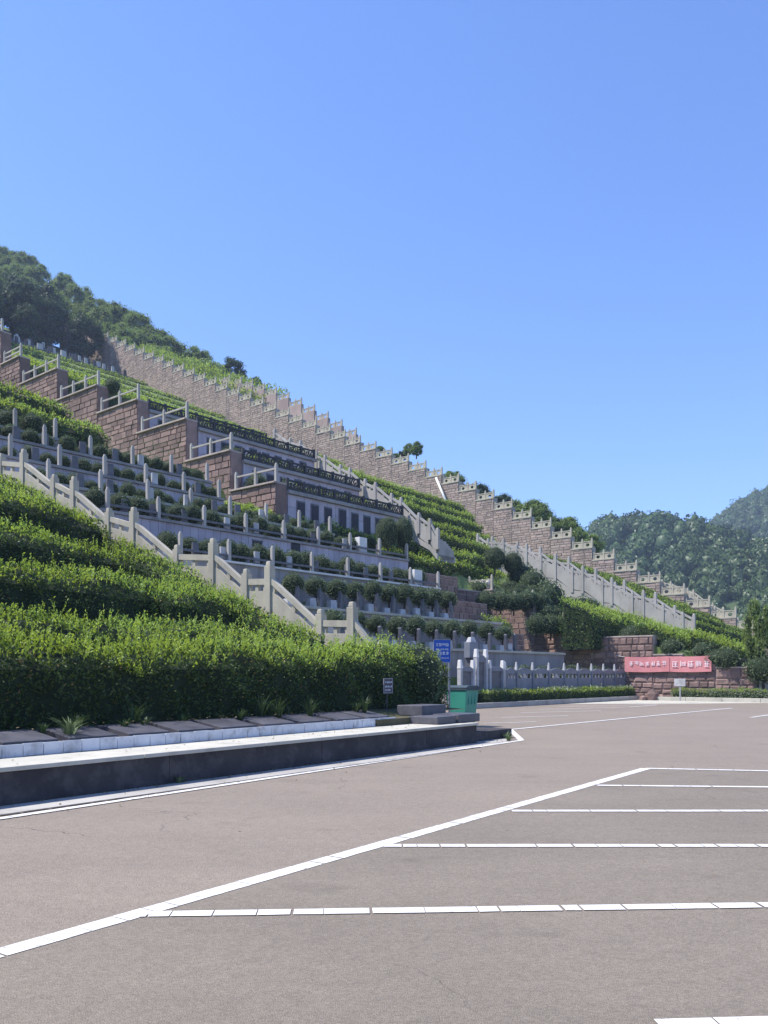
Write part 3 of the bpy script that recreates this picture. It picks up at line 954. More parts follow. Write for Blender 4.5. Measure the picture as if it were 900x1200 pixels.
# ------------------------------------------------------------------ stairs with stone balustrades
def stair(name, label, frame, rz, u, nodes, post_h, width, base_drop, flank_to=None, mat='pale_stone', tall=(), far=True, slot=True):
    """nodes: (v, z of rail top) from the lowest to the highest; posts at nodes, rails and panels between; treads between the two sides"""
    v0 = nodes[0][0]
    t = thing(name, label, 'staircase', frame(u, v0, 0), rz)
    pw = .22
    for side in ((0, width) if far else (0,)):
        for i, (v, z) in enumerate(nodes):
            hh = post_h + (.18 if i in tall else 0)
            p = obj('post', boxmesh(pw, pw, hh + base_drop, mat, .012), (side, v - v0, z - post_h + .16 - base_drop), 0, t)
            obj('cap', boxmesh(pw * .78, pw * .78, .14, mat, .03, .8), (0, 0, hh + base_drop), 0, p)
        for (va, za), (vb, zb) in zip(nodes, nodes[1:]):
            a, b = va - v0 + pw / 2, vb - v0 - pw / 2
            if b - a < .05:
                continue
            obj('rail', MB().prism_x([(a, za - .17), (b, zb - .17), (b, zb), (a, za)], side - .08, side + .08).mesh('rail', mat), parent=t)
            g = .17 if slot else .02
            top = .17 + g
            hpan = post_h - .10
            obj('panel', MB().prism_x([(a, za - hpan - .3), (b, zb - hpan - .3), (b, zb - top), (a, za - top)], side - .06, side + .06).mesh('panel', mat), parent=t)
            if slot and b - a > .5:
                for k in (0.0, .5, 1.0):
                    y = a + (b - a) * (.04 + .92 * k); z = za + (zb - za) * (.04 + .92 * k)
                    obj('baluster', boxmesh(.1, .12, g + .04, mat), (side, y, z - top - .02), 0, t)
    # treads
    for (va, za), (vb, zb) in zip(nodes, nodes[1:]):
        rise = zb - za
        n = max(1, int(round(abs(rise) / .17)))
        for k in range(n):
            a = va + (vb - va) * k / n; b = va + (vb - va) * (k + 1) / n
            z = za - post_h + rise * (k + 1) / n
            obj('tread', MB().prism_x([(a - v0, z - .8), (b - v0 + .03, z - .8), (b - v0 + .03, z), (a - v0, z)], .11, width - .11).mesh('tread', 'concrete'), parent=t)
    if flank_to:
        P = [(v - v0, z - post_h - .25) for v, z in nodes]
        Q = [(v - v0, flank_to(v)) for v, z in reversed(nodes)]
        obj('flank', MB().prism_x(P + Q, -.055, width + .055).mesh('flank', 'concrete'), parent=t)
    return t


def node(px, py, u, s=sA, c=cA):
    d, Y = on_flank(px, u, s, c)
    return (d, zat(py, Y))


U1 = 17.5
n1 = [(447, 764), (413, 727), (376, 727), (316, 678), (289, 679), (250, 650), (208, 650), (157, 612), (128, 606), (87, 575), (64, 566), (28, 542), (2, 541), (-40, 515), (-70, 515)]
nodes1 = [node(px, py, U1, sB, cB) for px, py in n1]
stair('stone_stair', 'cream stone stair with solid balustrade climbing beside the near hedges', SB, RZB, U1, nodes1, 1.12, 2.6, .9,
      lambda v: float(np.interp(v, [11, 14, 17, 22, 30], [.3, .7, 1.6, 3.6, 5.5])), 'pale_stone', tall=(1, 3, 5, 7, 9, 11), far=False)

side_hedge('loose hedge hugging the lower flights of the near stair', 13.9, 17.6, 71)
side_hedge('loose hedge hugging the middle flights of the near stair', 18.0, 22.2, 72)
side_hedge('loose hedge hugging the upper flights of the near stair', 22.8, 28.5, 73)

U2 = 44.0
n2 = [(513, 624), (504, 613), (491, 606), (470, 588), (459, 583), (440, 570), (428, 566), (410, 553), (399, 549), (381, 538), (371, 534), (352, 521), (340, 518), (322, 507)]
stair('terrace_stair', 'narrow stair at the right end of the mauve terrace building', S, RZ, U2, [node(a, b, U2) for a, b in n2], 1.15, 1.9, .1, lambda v: float(np.interp(v, [node(a, b, U2)[0] for a, b in n2], [node(a, b, U2)[1] for a, b in n2])) - 1.75, 'concrete', far=False)

U3 = 60.0
n3 = [(800, 722), (777, 712), (754, 699), (741, 698), (717, 684), (706, 683.5), (683, 670), (671, 669), (651, 656), (634, 655), (617, 644), (605, 643), (590, 635.5), (572, 635), (560, 629)]
stair('long_stair', 'long pale stair with stepped rails climbing past the round bushes on the right', S, RZ, U3, [node(a, b, U3) for a, b in n3], 1.25, 2.2, .6, lambda v: ground_z(60, v) - 1.0, 'concrete', tall=(2, 4, 6, 8, 10))

# ------------------------------------------------------------------ long boundary wall with stepped balustrade (cross wall at the far side)
UW = 93.0
PANEL = None


def pierced_panel():
    """stone balustrade panel with a round opening and a slot under the rail"""
    mb = MB()
    w, h, th, r, n = 1.42, 1.02, .13, .27, 16
    cz = .42
    zt = .80
    P, F = [], []
    ring = []
    for y in (-th / 2, th / 2):
        for k in range(n):
            a = 2 * math.pi * (k + .5) / n
            P.append((r * math.cos(a), y, cz + r * math.sin(a)))
        for k in range(n):
            a = 2 * math.pi * (k + .5) / n
            dx, dz = math.cos(a), math.sin(a)
            s = min((w / 2) / abs(dx) if abs(dx) > 1e-6 else 9, (zt / 2 if dz > 0 else zt / 2) / abs(dz) if abs(dz) > 1e-6 else 9)
            P.append((dx * s, y, max(0, min(zt, zt / 2 + dz * s))))
    for k in range(n):
        j = (k + 1) % n
        F.append((k, j, n + j, n + k))
        F.append((2 * n + k, 3 * n + k, 3 * n + j, 2 * n + j))
        F.append((k, 2 * n + k, 2 * n + j, j))
        F.append((n + k, n + j, 3 * n + j, 3 * n + k))
    mb.poly(P, F)
    mb.box((0, 0, .98), (w, .2, .15))
    for x in (-.62, 0, .62):
        mb.box((x, 0, .853), (.16, .1, .10))
    return mb.mesh('balustrade_panel', 'pale_stone')


PANEL = pierced_panel()
POST = MB().box((0, 0, .66), (.26, .26, 1.32)).box((0, 0, 1.42), (.17, .17, .2), 0, .6).mesh('balustrade_post', 'pale_stone')


def stone_field(mb_chunks, rng, x0, x1, z0, z1, cw, ch, depth=.10, ztop=None):
    """coursed rubble on a face in the x-z plane looking to -y: list of (x, z, w, h)"""
    out = []
    z = z0
    while z < z1 - .05:
        h = min(ch * rng.uniform(.75, 1.25), z1 - z)
        if z1 - z - h < ch * .4: h = z1 - z
        x = x0 - rng.uniform(0, cw)
        while x < x1:
            w = cw * rng.uniform(.55, 1.5)
            a, b = max(x, x0), min(x + w, x1)
            if b - a > .08:
                out.append(((a + b) / 2, z, b - a, h))
            x += w
        z += h
    return out


def rough_stones(stones, rng, gap=.02, depth=.16, mat='grey_stone'):
    """all stones as one mesh; face towards -y with uneven fronts"""
    Vs, Fs = [], []
    box_f = np.array([(0, 1, 2, 3), (7, 6, 5, 4), (0, 4, 5, 1), (1, 5, 6, 2), (2, 6, 7, 3), (3, 7, 4, 0)])
    for i, (x, z, w, h) in enumerate(stones):
        j = lambda: rng.uniform(-.02, .02)
        pr = rng.uniform(.02, .07)
        x0, x1, z0, z1 = x - w / 2 + gap / 2, x + w / 2 - gap / 2, z + gap / 2, z + h - gap / 2
        Vs += [(x0 + .02, -pr + j() * .5, z0 + .015), (x1 - .02, -pr + j() * .5, z0 + .015 + j() * .4), (x1 - .02, -pr + j() * .5, z1 - .015), (x0 + .02, -pr + j() * .5, z1 - .015 + j() * .4),
               (x0, depth, z0), (x1, depth, z0), (x1, depth, z1), (x0, depth, z1)]
        Fs.append(box_f + i * 8)
    return mesh_np('stone_courses', [(np.array(Vs), np.concatenate(Fs), 0, False)], [mat])


bw = thing('boundary_wall', 'long reddish stone wall stepping down the hill with pierced pale balustrades', 'wall', S(UW, 0, 0), RZ)
FACE = RZ * 0 - R(90)          # children are turned so that their local x runs downhill along the wall
# wall top along the wall (z of the balustrade foot)
TOPW = [(14, 1.7), (20, 3.0), (32.4, 9.35 - 1.05), (65, 27.55 - 1.05), (99, 43.45 - 1.05), (150, 68.6 - 1.05), (168, 76)]
rngw = random.Random(5)
dW = 24.0; step = 0
while dW < 166:
    L = 2.75 if dW < 70 else 3.0
    zt = ip(TOPW, dW + L * .45)
    zb = min(ground_z(92, dW), ground_z(92, dW + L)) - .6
    sec = obj('wall_section', MB().box((0, 0, 0), (.9, L - .01, zt - zb)).mesh('wall_section', 'mortar'), (.60, dW + L / 2, (zt + zb) / 2), 0, bw)
    sto = stone_field(None, rngw, -L / 2, L / 2, zb, zt - .16, .85, .30)
    me = rough_stones(sto, rngw, .03, .10)
    tag(obj('stone_courses', me, (.13, dW + L / 2, 0), -R(90), bw), kind='stuff')
    obj('coping', boxmesh(1.05, L, .16, 'pale_stone', .015), (.56, dW + L / 2, zt - .14), 0, bw)
    for k in range(2):
        obj('balustrade_panel', PANEL, (.32, dW + L * (.25 + .5 * k) + (.02 if k else -.02), zt + .02), -R(90), bw, (L / 2 / 1.58, .8, .72))
    for k in range(3):
        obj('balustrade_post', POST, (.32, dW + .12 + (L - .24) * k / 2, zt + .02), 0, bw, (.72, .72, .74))
    dW += L; step += 1
# parapet on the far side of the flight, showing above where the path climbs
fb = thing('far_parapet', 'second pierced balustrade showing above the long stone wall near the crest', 'parapet', S(UW + 5, 0, 0), RZ)
dW = 88.0
while dW < 120:
    zt = ip(TOPW, dW + 1.8) + .2 + 1.9 * math.sin(math.pi * min(1, max(0, (dW - 86) / 36)))
    obj('parapet_section', MB().box((.4, dW + 1.5, zt - 2.0), (.6, 2.98, 4.0)).mesh('parapet_section', 'grey_stone'), parent=fb)
    for k in range(2):
        obj('balustrade_panel', PANEL, (.3, dW + 3.0 * (.25 + .5 * k), zt + .01), -R(90), fb, (.88, .8, .72))
    for k in range(3):
        obj('balustrade_post', POST, (.3, dW + .12 + 2.76 * k / 2, zt + .01), 0, fb, (.72, .72, .74))
    dW += 3.0
# white downpipe leaning on the wall
d0, Y0 = on_flank(511, UW - .35); d1, Y1 = on_flank(527, UW - 1.2)
tag(obj('drain_pipe', MB().tube([S(UW - .35, d0, zat(560, Y0)) , S(UW - 1.0, d1, zat(600, Y1))], .16, 8).mesh('drain_pipe', 'white_marble', 0, True)), 'white drain pipe slanting down the long stone wall', 'pipe')
# low end of the wall: open rail running on downhill
n4 = [(838, 713), (826, 708), (803, 692), (796, 690), (776, 682), (762, 679)]
stair('lower_rail', 'pale open stair rail carrying on below the long stone wall', S, RZ, UW + 1.0, [node(a, b, UW + 1.0) for a, b in n4], 1.3, 2.5, 1.0, lambda v: ground_z(92, v) - 1.5, 'pale_stone')

# ------------------------------------------------------------------ fences and terrace rows
def fence(label, u0, u1, d, z, h=.95, gap=2.4, rails=(.55, .85), mat='concrete', group=None, rail_mat=None, pw=.17, pxs=None, name='terrace_fence', along='u', picket=0):
    """posts and rails along u (or along d)"""
    L = u1 - u0
    t = thing(name, label, 'fence', S(u0, d, z) if along == 'u' else S(d, u0, z), RZ if along == 'u' else RZ + R(90), group)
    n = max(1, int(round(L / gap)))
    for i in range(n + 1):
        p = obj('post', boxmesh(pw, pw, h, mat, .01), (L * i / n, 0, -.05), 0, t)
        obj('cap', boxmesh(pw * .8, pw * .8, .1, mat, .02, .7), (0, 0, h), 0, p)
    for zz in rails:
        for i in range(n):
            obj('rail', boxmesh(round(L / n - pw, 2), .09, .09, rail_mat or mat), (L * (i + .5) / n, 0, zz - .1), 0, t)
    return t


def terrace(label, u0, u1, d, z, fh, depth, wall_mat, cop='coping', over=.12, panels=0.0, name='terrace_wall', cop_h=.12, group=None):
    t = thing(name, label, 'wall', S(u0, d, z), RZ, group)
    L = u1 - u0
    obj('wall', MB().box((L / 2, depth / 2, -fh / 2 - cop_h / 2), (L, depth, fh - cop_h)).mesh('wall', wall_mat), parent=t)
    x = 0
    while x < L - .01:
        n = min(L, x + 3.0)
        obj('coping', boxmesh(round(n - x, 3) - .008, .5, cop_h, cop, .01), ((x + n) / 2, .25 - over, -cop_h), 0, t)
        x = n
    if panels:
        x = 0
        n = int(L / panels)
        pan = boxmesh(L / n - .014, .03, round(min(fh, 1.25) - cop_h - .02, 2), wall_mat, .004)
        for k in range(n):
            obj('tile_panel', pan, (L / n * (k + .5), -.008 - rnd.uniform(0, .004), -min(fh, 1.25) + .01), 0, t)
    return t


HR = lambda m: m / cA     # image slope of a terrace line to (height above eye)/distance


def zrow(m, d):
    return EYE + HR(m) * d


rows = {'A': (24.5, .0395), 'B': (26.8, .0858), 'R3': (29.0, .130), 'R4': (31.2, .1655), 'R5': (33.0, .183), 'R6': (34.6, .200), 'R7': (36.2, .2165)}
ZR = {k: zrow(m, d) for k, (d, m) in rows.items()}
uA1 = on_row(661, 24.5)[0]; uB1 = on_row(587, 26.8)[0]; uR3 = on_row(515, 29.0)[0]; uR4 = on_row(478, 31.2)[0]
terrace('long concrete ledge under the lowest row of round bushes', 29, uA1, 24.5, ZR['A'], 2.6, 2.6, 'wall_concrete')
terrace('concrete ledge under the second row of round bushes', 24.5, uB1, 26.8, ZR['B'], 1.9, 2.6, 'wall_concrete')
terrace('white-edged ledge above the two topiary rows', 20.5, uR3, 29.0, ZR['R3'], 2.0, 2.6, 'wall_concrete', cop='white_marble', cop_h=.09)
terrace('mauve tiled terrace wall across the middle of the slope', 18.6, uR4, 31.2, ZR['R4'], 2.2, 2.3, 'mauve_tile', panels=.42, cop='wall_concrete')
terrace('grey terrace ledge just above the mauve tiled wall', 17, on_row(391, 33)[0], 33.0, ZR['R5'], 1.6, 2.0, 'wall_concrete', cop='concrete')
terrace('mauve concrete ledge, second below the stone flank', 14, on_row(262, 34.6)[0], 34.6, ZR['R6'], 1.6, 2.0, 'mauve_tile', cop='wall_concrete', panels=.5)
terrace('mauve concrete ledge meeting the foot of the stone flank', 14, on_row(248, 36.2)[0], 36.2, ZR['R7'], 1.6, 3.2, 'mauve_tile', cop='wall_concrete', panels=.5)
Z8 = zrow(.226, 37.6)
terrace('topmost mauve ledge at the left edge of the slope', 14, on_row(70, 37.6)[0], 37.6, Z8, 1.3, 2.5, 'mauve_tile', cop='wall_concrete', panels=.5)

# graves with dark stele and pale block in front of the topiary rows
def grave(label, u, d, z, s=1.0, group=None):
    t = thing('gravestone', label, 'gravestone', S(u, d, z), RZ + rnd.uniform(-.04, .04), group)
    st = MB().prism_y([(-.25 * s, 0), (.25 * s, 0), (.25 * s, .86 * s), (.16 * s, .93 * s), (-.16 * s, .93 * s), (-.25 * s, .86 * s)], -.07, .07)
    key = ('stele', s)
    if key not in CACHE:
        CACHE[key] = st.mesh('stele', 'granite', .008)
    obj('stele', CACHE[key], (.34, .35, 0), R(22), t)
    obj('base', boxmesh(.62, .5, .10, 'slab_stone', .01), (.34, .42, -.02), 0, t)
    b = rnd.random()
    obj('block', boxmesh(.44, .34, round(.30 + .12 * (b > .5), 2), 'light_block', .02, .86), (-.32, .35, 0), 0, t)
    return t


nb = 0
pxA = [395, 422, 446, 470, 492, 513, 534, 555, 575, 594]
for i, px in enumerate(pxA):
    u, Y = on_row(px - 6, 25.4)
    bush('grey-green clipped bush, %s from the left in the lowest topiary row' % ordn(i), S(u, 25.35, ZR['A'] + .40), .53, 'lowest row of round bushes', 1.0)
    u, Y = on_row(px + 2, 24.6)
    grave('dark gravestone, %s from the left in front of the lowest topiary row' % ordn(i), u, 24.62, ZR['A'], 1.0, 'gravestones of the lowest row')
grave('last gravestone right of the lowest topiary row', on_row(606, 24.6)[0], 24.62, ZR['A'], 1.05, 'gravestones of the lowest row')
pxB = [345, 371, 395, 417, 438, 457, 475, 492, 508, 525]
for i, px in enumerate(pxB):
    u, Y = on_row(px - 3, 27.7)
    bush('round clipped bush, %s from the left in the second topiary row' % ordn(i), S(u, 27.6, ZR['B'] + .40), .56, 'second row of round bushes', 1.0)
    u, Y = on_row(px + 6, 26.9)
    grave('dark gravestone, %s from the left in front of the second topiary row' % ordn(i), u, 26.92, ZR['B'], 1.05, 'gravestones of the second row')


def bush_row(what, u0, u1, d, z, r, gap, grp, zs=1.05, j=.12):
    u = u0; i = 0
    while u < u1:
        bush('dark bush, %s from left %s' % (ordn(i), what), S(u + rnd.uniform(-j, j), d + rnd.uniform(-.1, .1), z - .1), r * rnd.uniform(.88, 1.1), grp, zs)
        u += gap; i += 1


bush_row('on the white-edged ledge', 21.5, uR3 - .8, 29.75, ZR['R3'], .50, 1.0, 'bushes on the white-edged ledge')
bush_row('above the mauve tiled wall', 19.5, uR4 - 2.6, 31.95, ZR['R4'], .48, .98, 'bushes above the mauve tiled wall')
bush_row('on the grey ledge above the mauve tiled wall', 18, on_row(385, 33)[0], 33.7, ZR['R5'] - .05, .37, .80, 'bushes on the grey ledge')
bush_row('on the second ledge below the stone flank', 15, on_row(258, 34.6)[0], 35.3, ZR['R6'], .38, .82, 'bushes on the second ledge')
bush_row('on the ledge at the foot of the stone flank', 15, on_row(244, 36.2)[0], 36.9, ZR['R7'], .40, .84, 'bushes on the flank ledge')
bush_row('on the topmost mauve ledge at the left', 15, on_row(66, 37.6)[0], 38.4, Z8, .6, 1.25, 'bushes on the topmost ledge')
bush_row('behind the grey ledge under the mauve building', 24, 44, 34.3, ZR['R5'] - .35, .46, 1.2, 'bushes under the mauve building')
for lab, u0, u1, d, z, gp in (('white-edged ledge', 21.6, uR3, 29.1, ZR['R3'], 2.4), ('mauve tiled wall', 19.6, uR4, 31.3, ZR['R4'], 2.4),
                              ('grey ledge under the mauve building', 18, on_row(388, 33)[0], 33.1, ZR['R5'], 2.3),
                              ('second ledge below the stone flank', 15, on_row(258, 34.6)[0], 34.7, ZR['R6'], 2.2), ('ledge at the foot of the stone flank', 15, on_row(244, 36.2)[0], 36.3, ZR['R7'], 2.2),
                              ('topmost mauve ledge at the left', 15, on_row(66, 37.6)[0], 37.7, Z8, 2.3)):
    fence('row of pale square posts on the ' + lab, u0, u1, d, z, 0.92, gp, (.30,) if 'tiled' in lab or 'edged' in lab else (), 'concrete', 'post rows of the terraces', 'granite', .15)
rg = random.Random(9)
for lab, u0, u1, d, z in (('white-edged ledge', 22, uR3 - 1, 29.3, ZR['R3']), ('mauve tiled wall', 20, uR4 - 2, 31.5, ZR['R4']), ('grey ledge', 19, 35, 33.25, ZR['R5']), ('flank ledge', 16, 28, 36.45, ZR['R7']), ('second ledge', 16, 28, 34.85, ZR['R6'])):
    u = u0 + .5; i = 0
    while u < u1:
        t = thing('headstone', 'small grey headstone, %s from the left among the bushes of the %s' % (ordn(i), lab), 'headstone', S(u, d, z), RZ + rg.uniform(-.1, .1), 'headstones on the ' + lab)
        obj('stone', boxmesh(.34, .12, .55, 'light_block' if rg.random() < .15 else 'granite', .02, .9), (0, 0, .08), 0, t)
        obj('plinth', boxmesh(.5, .3, .1, 'slab_stone', .01), (0, 0, -.01), 0, t)
        u += rg.uniform(1.3, 2.6); i += 1

# dark vents in the mauve wall
for i, px in enumerate((301, 346)):
    u, Y = on_row(px, 31.2)
    t = thing('wall_niche', 'dark niche door in the mauve tiled wall, %s one' % ('left' if i == 0 else 'right'), 'door', S(u, 31.16, zat(648 - (301 - px) * -.175 if i else 638, Y) - .28), RZ)
    obj('leaf', boxmesh(.62, .03, .42, 'door_dark', .01), parent=t)
    obj('lintel', boxmesh(.7, .05, .05, 'granite'), (0, 0, .43), 0, t)

# ------------------------------------------------------------------ front row: carved stone fence, planter shrubs, kerb
ZF = .62
fk = thing('front_kerb', 'pale concrete kerb along the shrub bed before the stone fence', 'kerb', S(31, 21.45, 0), RZ)
for i in range(9):
    obj('kerb_stone', boxmesh(2.05, .22, .24, 'concrete', .02), (1.03 + i * 2.065, 0, 0), 0, fk)
tag(obj('bed_soil', MB().box((0, .35, .12), (18.6, .8, .2)).mesh('bed_soil', 'soil'), S(40.3, 21.6, 0), RZ), kind='structure')
terrace('low plinth carrying the grey stone fence', 31, 49.9, 22.35, ZF, .75, 2.2, 'wall_concrete', cop='light_block', over=.02, cop_h=.08)
hedge('flower_bed', 'low pale-flowered shrub border along the front kerb', 'shrub border', S(33, 21.62, .2), S(49.4, 21.62, .2), EV, .55, .48, .05, .075, 420, 40, 31, None, 'hedge_leaf', .16, .25, .05)
# pale variegated tips
rng = np.random.default_rng(77)
n = 1500
P = np.stack([rng.uniform(.2, 16.2, n), rng.uniform(0, .5, n), .53 + rng.normal(0, .05, n)], 1)
keep = (np.sin(P[:, 0] * 2.3) + np.sin(P[:, 0] * .9 + 1)) > -.5
P = P[keep]
pm = mesh_np('flowers', [(leaves(rng, P, np.tile([0, -.3, 1.0], (len(P), 1)), .13, .09), quads(len(P)), 0, False)], ['pale_leaf'])
fl = obj('flowers', pm, (0, 0, 0), 0, bpy.data.objects['flower_bed'])
fl.location = (0, 0, 0); fl.rotation_euler = (0, 0, RZ)
tag(fl, kind='stuff')

sf = thing('stone_fence', 'blue-grey carved stone fence with pointed pale posts before the graves', 'fence', S(0, 22.5, ZF), RZ)
pp = [592, 605, 624, 643, 661, 677, 693, 707, 720, 733]
fu = [on_row(p, 22.5)[0] for p in pp]
for i, u in enumerate(fu):
    p = obj('post', boxmesh(.17, .17, 1.14, 'blue_granite', .01), (u, 0, 0), 0, sf)
    obj('finial', boxmesh(.15, .15, .40, 'light_block', .02, .45), (0, 0, 1.14), 0, p)
for a, b in zip(fu, fu[1:]):
    w = b - a - .19
    mb = MB().box((0, 0, .40), (w, .08, .66)).box((0, 0, 1.03), (w, .08, .16))
    k = 3
    for q in range(k + 1):
        mb.box((-w / 2 + .04 + (w - .08) * q / k, 0, .84), (.08 if q in (0, k) else .1, .08, .22))
    arch = [(-w / 2, 1.11)] + [(-w / 2 + w * t / 8, 1.11 + .14 * math.sin(math.pi * t / 8)) for t in range(1, 8)] + [(w / 2, 1.11)]
    mb.prism_y(arch, -.03, .03)
    obj('panel', mb.mesh('panel', 'blue_granite'), ((a + b) / 2, 0, 0), 0, sf)
    obj('sill', boxmesh(w * .8, .2, .06, 'white_marble', .01), ((a + b) / 2, -.12, .02), 0, sf)
for i, (a, b) in enumerate(zip(fu[1:], fu[2:])):
    bush('low rounded bush behind the stone fence, %s from the left' % ordn(i), S((a + b) / 2, 23.4, ZF), .55, 'bushes behind the stone fence', 1.15)
for i, px in enumerate((613, 634, 652)):
    t = thing('headstone', 'pale block headstone behind the stone fence, %s from the left' % ordn(i), 'headstone', S(on_row(px, 22.9)[0], 22.95, ZF), RZ, 'headstones behind the stone fence')
    obj('stone', boxmesh(.4, .16, 1.0, 'white_marble', .02), parent=t)
    obj('plinth', boxmesh(.6, .3, .12, 'light_block', .02), parent=t)

# gate-like family graves left of the fence
def portal(label, px0, px1, top, w_in=True, cap=None):
    u0, Y = on_row(px0, 22.5); u1, _ = on_row(px1, 22.5)
    t = thing('grave_portal', label, 'gravestone', S((u0 + u1) / 2, 22.45, ZF), RZ)
    w = u1 - u0; h = zat(top, Y) - ZF
    for s in (-1, 1):
        obj('pillar', boxmesh(.16, .2, h - .1, 'light_block', .01), (s * w / 2, 0, 0), 0, t)
        obj('finial', boxmesh(.2, .22, .4, 'white_marble', .02, .7), (s * w / 2, 0, h - .1), 0, t)
    obj('stele', boxmesh(w - .2, .1, h * .82, 'granite', .01), (0, .08, 0), 0, t)
    mb = MB().prism_y([(-w / 2, h * .82), (w / 2, h * .82), (w / 2, h * .9), (w * .25, h * 1.0), (-w * .25, h * 1.0), (-w / 2, h * .9)], -.05, .13)
    obj('pediment', mb.mesh('pediment', 'blue_granite', .01), parent=t)
    obj('step', boxmesh(w + .2, .3, .12, 'white_marble', .02), (0, -.12, 0), 0, t)
    return t


portal('grey family grave with a dark slab between pale pillars beside the bin', 538, 553, 781)
portal('tall grave gateway with a stepped stone cap left of the fence', 557, 568, 768)
portal('grey family grave with dark slab joining the stone fence', 572, 588, 781)
u, Y = on_row(562.5, 22.6)
t = thing('stone_tablet', 'squared grey stone tablet standing on top above the grave gateway', 'tablet', S(u, 23.1, ZF), RZ)
obj('shaft', boxmesh(.5, .4, zat(771, Y) - ZF, 'granite', .01), parent=t)
obj('tablet', boxmesh(.72, .34, .75, 'blue_granite', .02), (0, 0, zat(771, Y) - ZF), 0, t)
obj('cap', boxmesh(.5, .3, .25, 'light_block', .03, .6), (0, 0, zat(771, Y) - ZF + .75), 0, t)

# ------------------------------------------------------------------ cross wall of rough stone on the right, with the banner
UC = 50.0
segs = [(520, 577, 694), (577, 625, 712), (625, 693, 738), (693, 765, 747), (765, 800, 768), (800, 838, 776), (838, 885, 783), (885, 960, 797)]
cw = thing('stone_wall', 'stepped red-brown block wall descending behind the banner', 'wall', S(UC, 0, 0), RZ)
VAR = []
rv = random.Random(21)
for i in range(14):
    mb = MB()
    j = lambda a: rv.uniform(-a, a)
    P = [(-.5 + j(.04), -.5, -.5 + j(.06)), (.5 + j(.04), -.5, -.5 + j(.06)), (.5 + j(.04), -.5, .5 + j(.06)), (-.5 + j(.04), -.5, .5 + j(.06)),
         (-.36 + j(.06), -.5 - .25 - j(.12), -.32 + j(.06)), (.36 + j(.06), -.75 - j(.12), -.32 + j(.06)), (.36 + j(.06), -.75 - j(.12), .32 + j(.06)), (-.36 + j(.06), -.75 - j(.12), .32 + j(.06)),
         (-.5, .5, -.5), (.5, .5, -.5), (.5, .5, .5), (-.5, .5, .5)]
    F = [(0, 1, 5, 4), (1, 2, 6, 5), (2, 3, 7, 6), (3, 0, 4, 7), (4, 5, 6, 7), (0, 8, 9, 1), (1, 9, 10, 2), (2, 10, 11, 3), (3, 11, 8, 0), (8, 11, 10, 9)]
    VAR.append(mb.poly(P, F).mesh('stone', 'red_stone'))
cnt = 0
for a, b, py in segs:
    da, Ya = on_flank(a, UC); db, Yb = on_flank(b, UC)
    zt = zat(py, (Ya + Yb) / 2)
    L = da - db
    conc = a >= 885
    obj('backing', MB().box((0, 0, 0), (.6, L, zt + .1)).mesh('backing', 'concrete' if conc else 'mortar'), (.38, (da + db) / 2, zt / 2 - .05), 0, cw)
    if conc:
        continue
    zlow = 0.0 if da < 29.5 else (0.6 if da < 32.5 else 1.6)
    sto = stone_field(None, rv, 0, L, zlow, zt - .02, .62, .37)
    if a < 600:                     # mostly hidden behind the topiary rows
        tag(obj('stone_courses', rough_stones(sto, rv, .035, .1, 'red_stone'), (.09, da, 0), -R(90), cw), kind='stuff')
        sto = []
    for (x, z, w, h) in sto:
        g = .035
        o = obj('stone', rv.choice(VAR), (.10, da - x, z + h / 2), -R(90), cw, (w - g, .16, h - g))
        cnt += 1
    obj('coping', boxmesh(.75, L, .09, 'mortar', .01), (.36, (da + db) / 2, zt), 0, cw)
for i, (a, b, py) in enumerate(segs[:3]):
    da, Ya = on_flank(a, UC); db, Yb = on_flank(b, UC)
    zt = zat(py, (Ya + Yb) / 2) + .09
    fence('short pale rail on the %s step of the red-brown block wall' % ('upper', 'middle', 'lower')[i], db + .2, da - .2, UC + .25, zt, 1.0, 1.7, (.75,), 'pale_stone', None, None, .15, along='d')

rw = thing('retaining_wall', 'short shaded stone retaining wall at the foot of the terrace stair', 'wall', S(44.3, 32.95, 0), RZ)
obj('backing', MB().box((2.85, .4, 3.6), (5.7, .6, 7.2)).mesh('backing', 'mortar'), parent=rw)
tag(obj('stone_courses', rough_stones(stone_field(None, rv, 0, 5.7, 0, 7.2, .62, .36), rv, .03, .12, 'red_stone'), (0, .08, 0), 0, rw), kind='stuff')
obj('coping', boxmesh(5.8, .6, .1, 'mortar', .01), (2.85, .3, 7.2), 0, rw)
for i, (ua, ub, dq, za, zb) in enumerate(((38.1, 44.2, 31.15, 4.0, 7.65), (39.6, 44.2, 28.95, 2.2, 5.85), (42.5, 44.9, 26.75, 1.0, 3.95))):
    q = thing('retaining_wall', 'rough stone wall closing the right end of the %s terrace' % ('mauve tiled', 'white-edged', 'second topiary')[i], 'wall', S(ua, dq - .25, 0), RZ)
    obj('backing', MB().box(((ub - ua) / 2, .35, (za + zb) / 2), (ub - ua, .4, zb - za)).mesh('backing', 'mortar'), parent=q)
    tag(obj('stone_courses', rough_stones(stone_field(None, rv, 0, ub - ua, za, zb, .55, .33), rv, .03, .1, 'red_stone'), (0, .14, 0), 0, q), kind='stuff')
hedge('hedge', 'dark shrub bank closing the end of the white-edged ledge', 'hedge', S(38.4, 31.5, 7.4), S(43.7, 31.5, 7.2), EV, 1.3, 1.3, .2, .15, 150, 10, 391, None, 'hedge_leaf', .4, .35, .12)
hedge('hedge', 'low dark shrubs at the right end of the second topiary row', 'hedge', S(42.6, 27.2, 3.8), S(44.6, 27.2, 3.6), EV, 1.2, .9, .2, .15, 150, 10, 392, None, 'bush_leaf', .3, .15, .12)
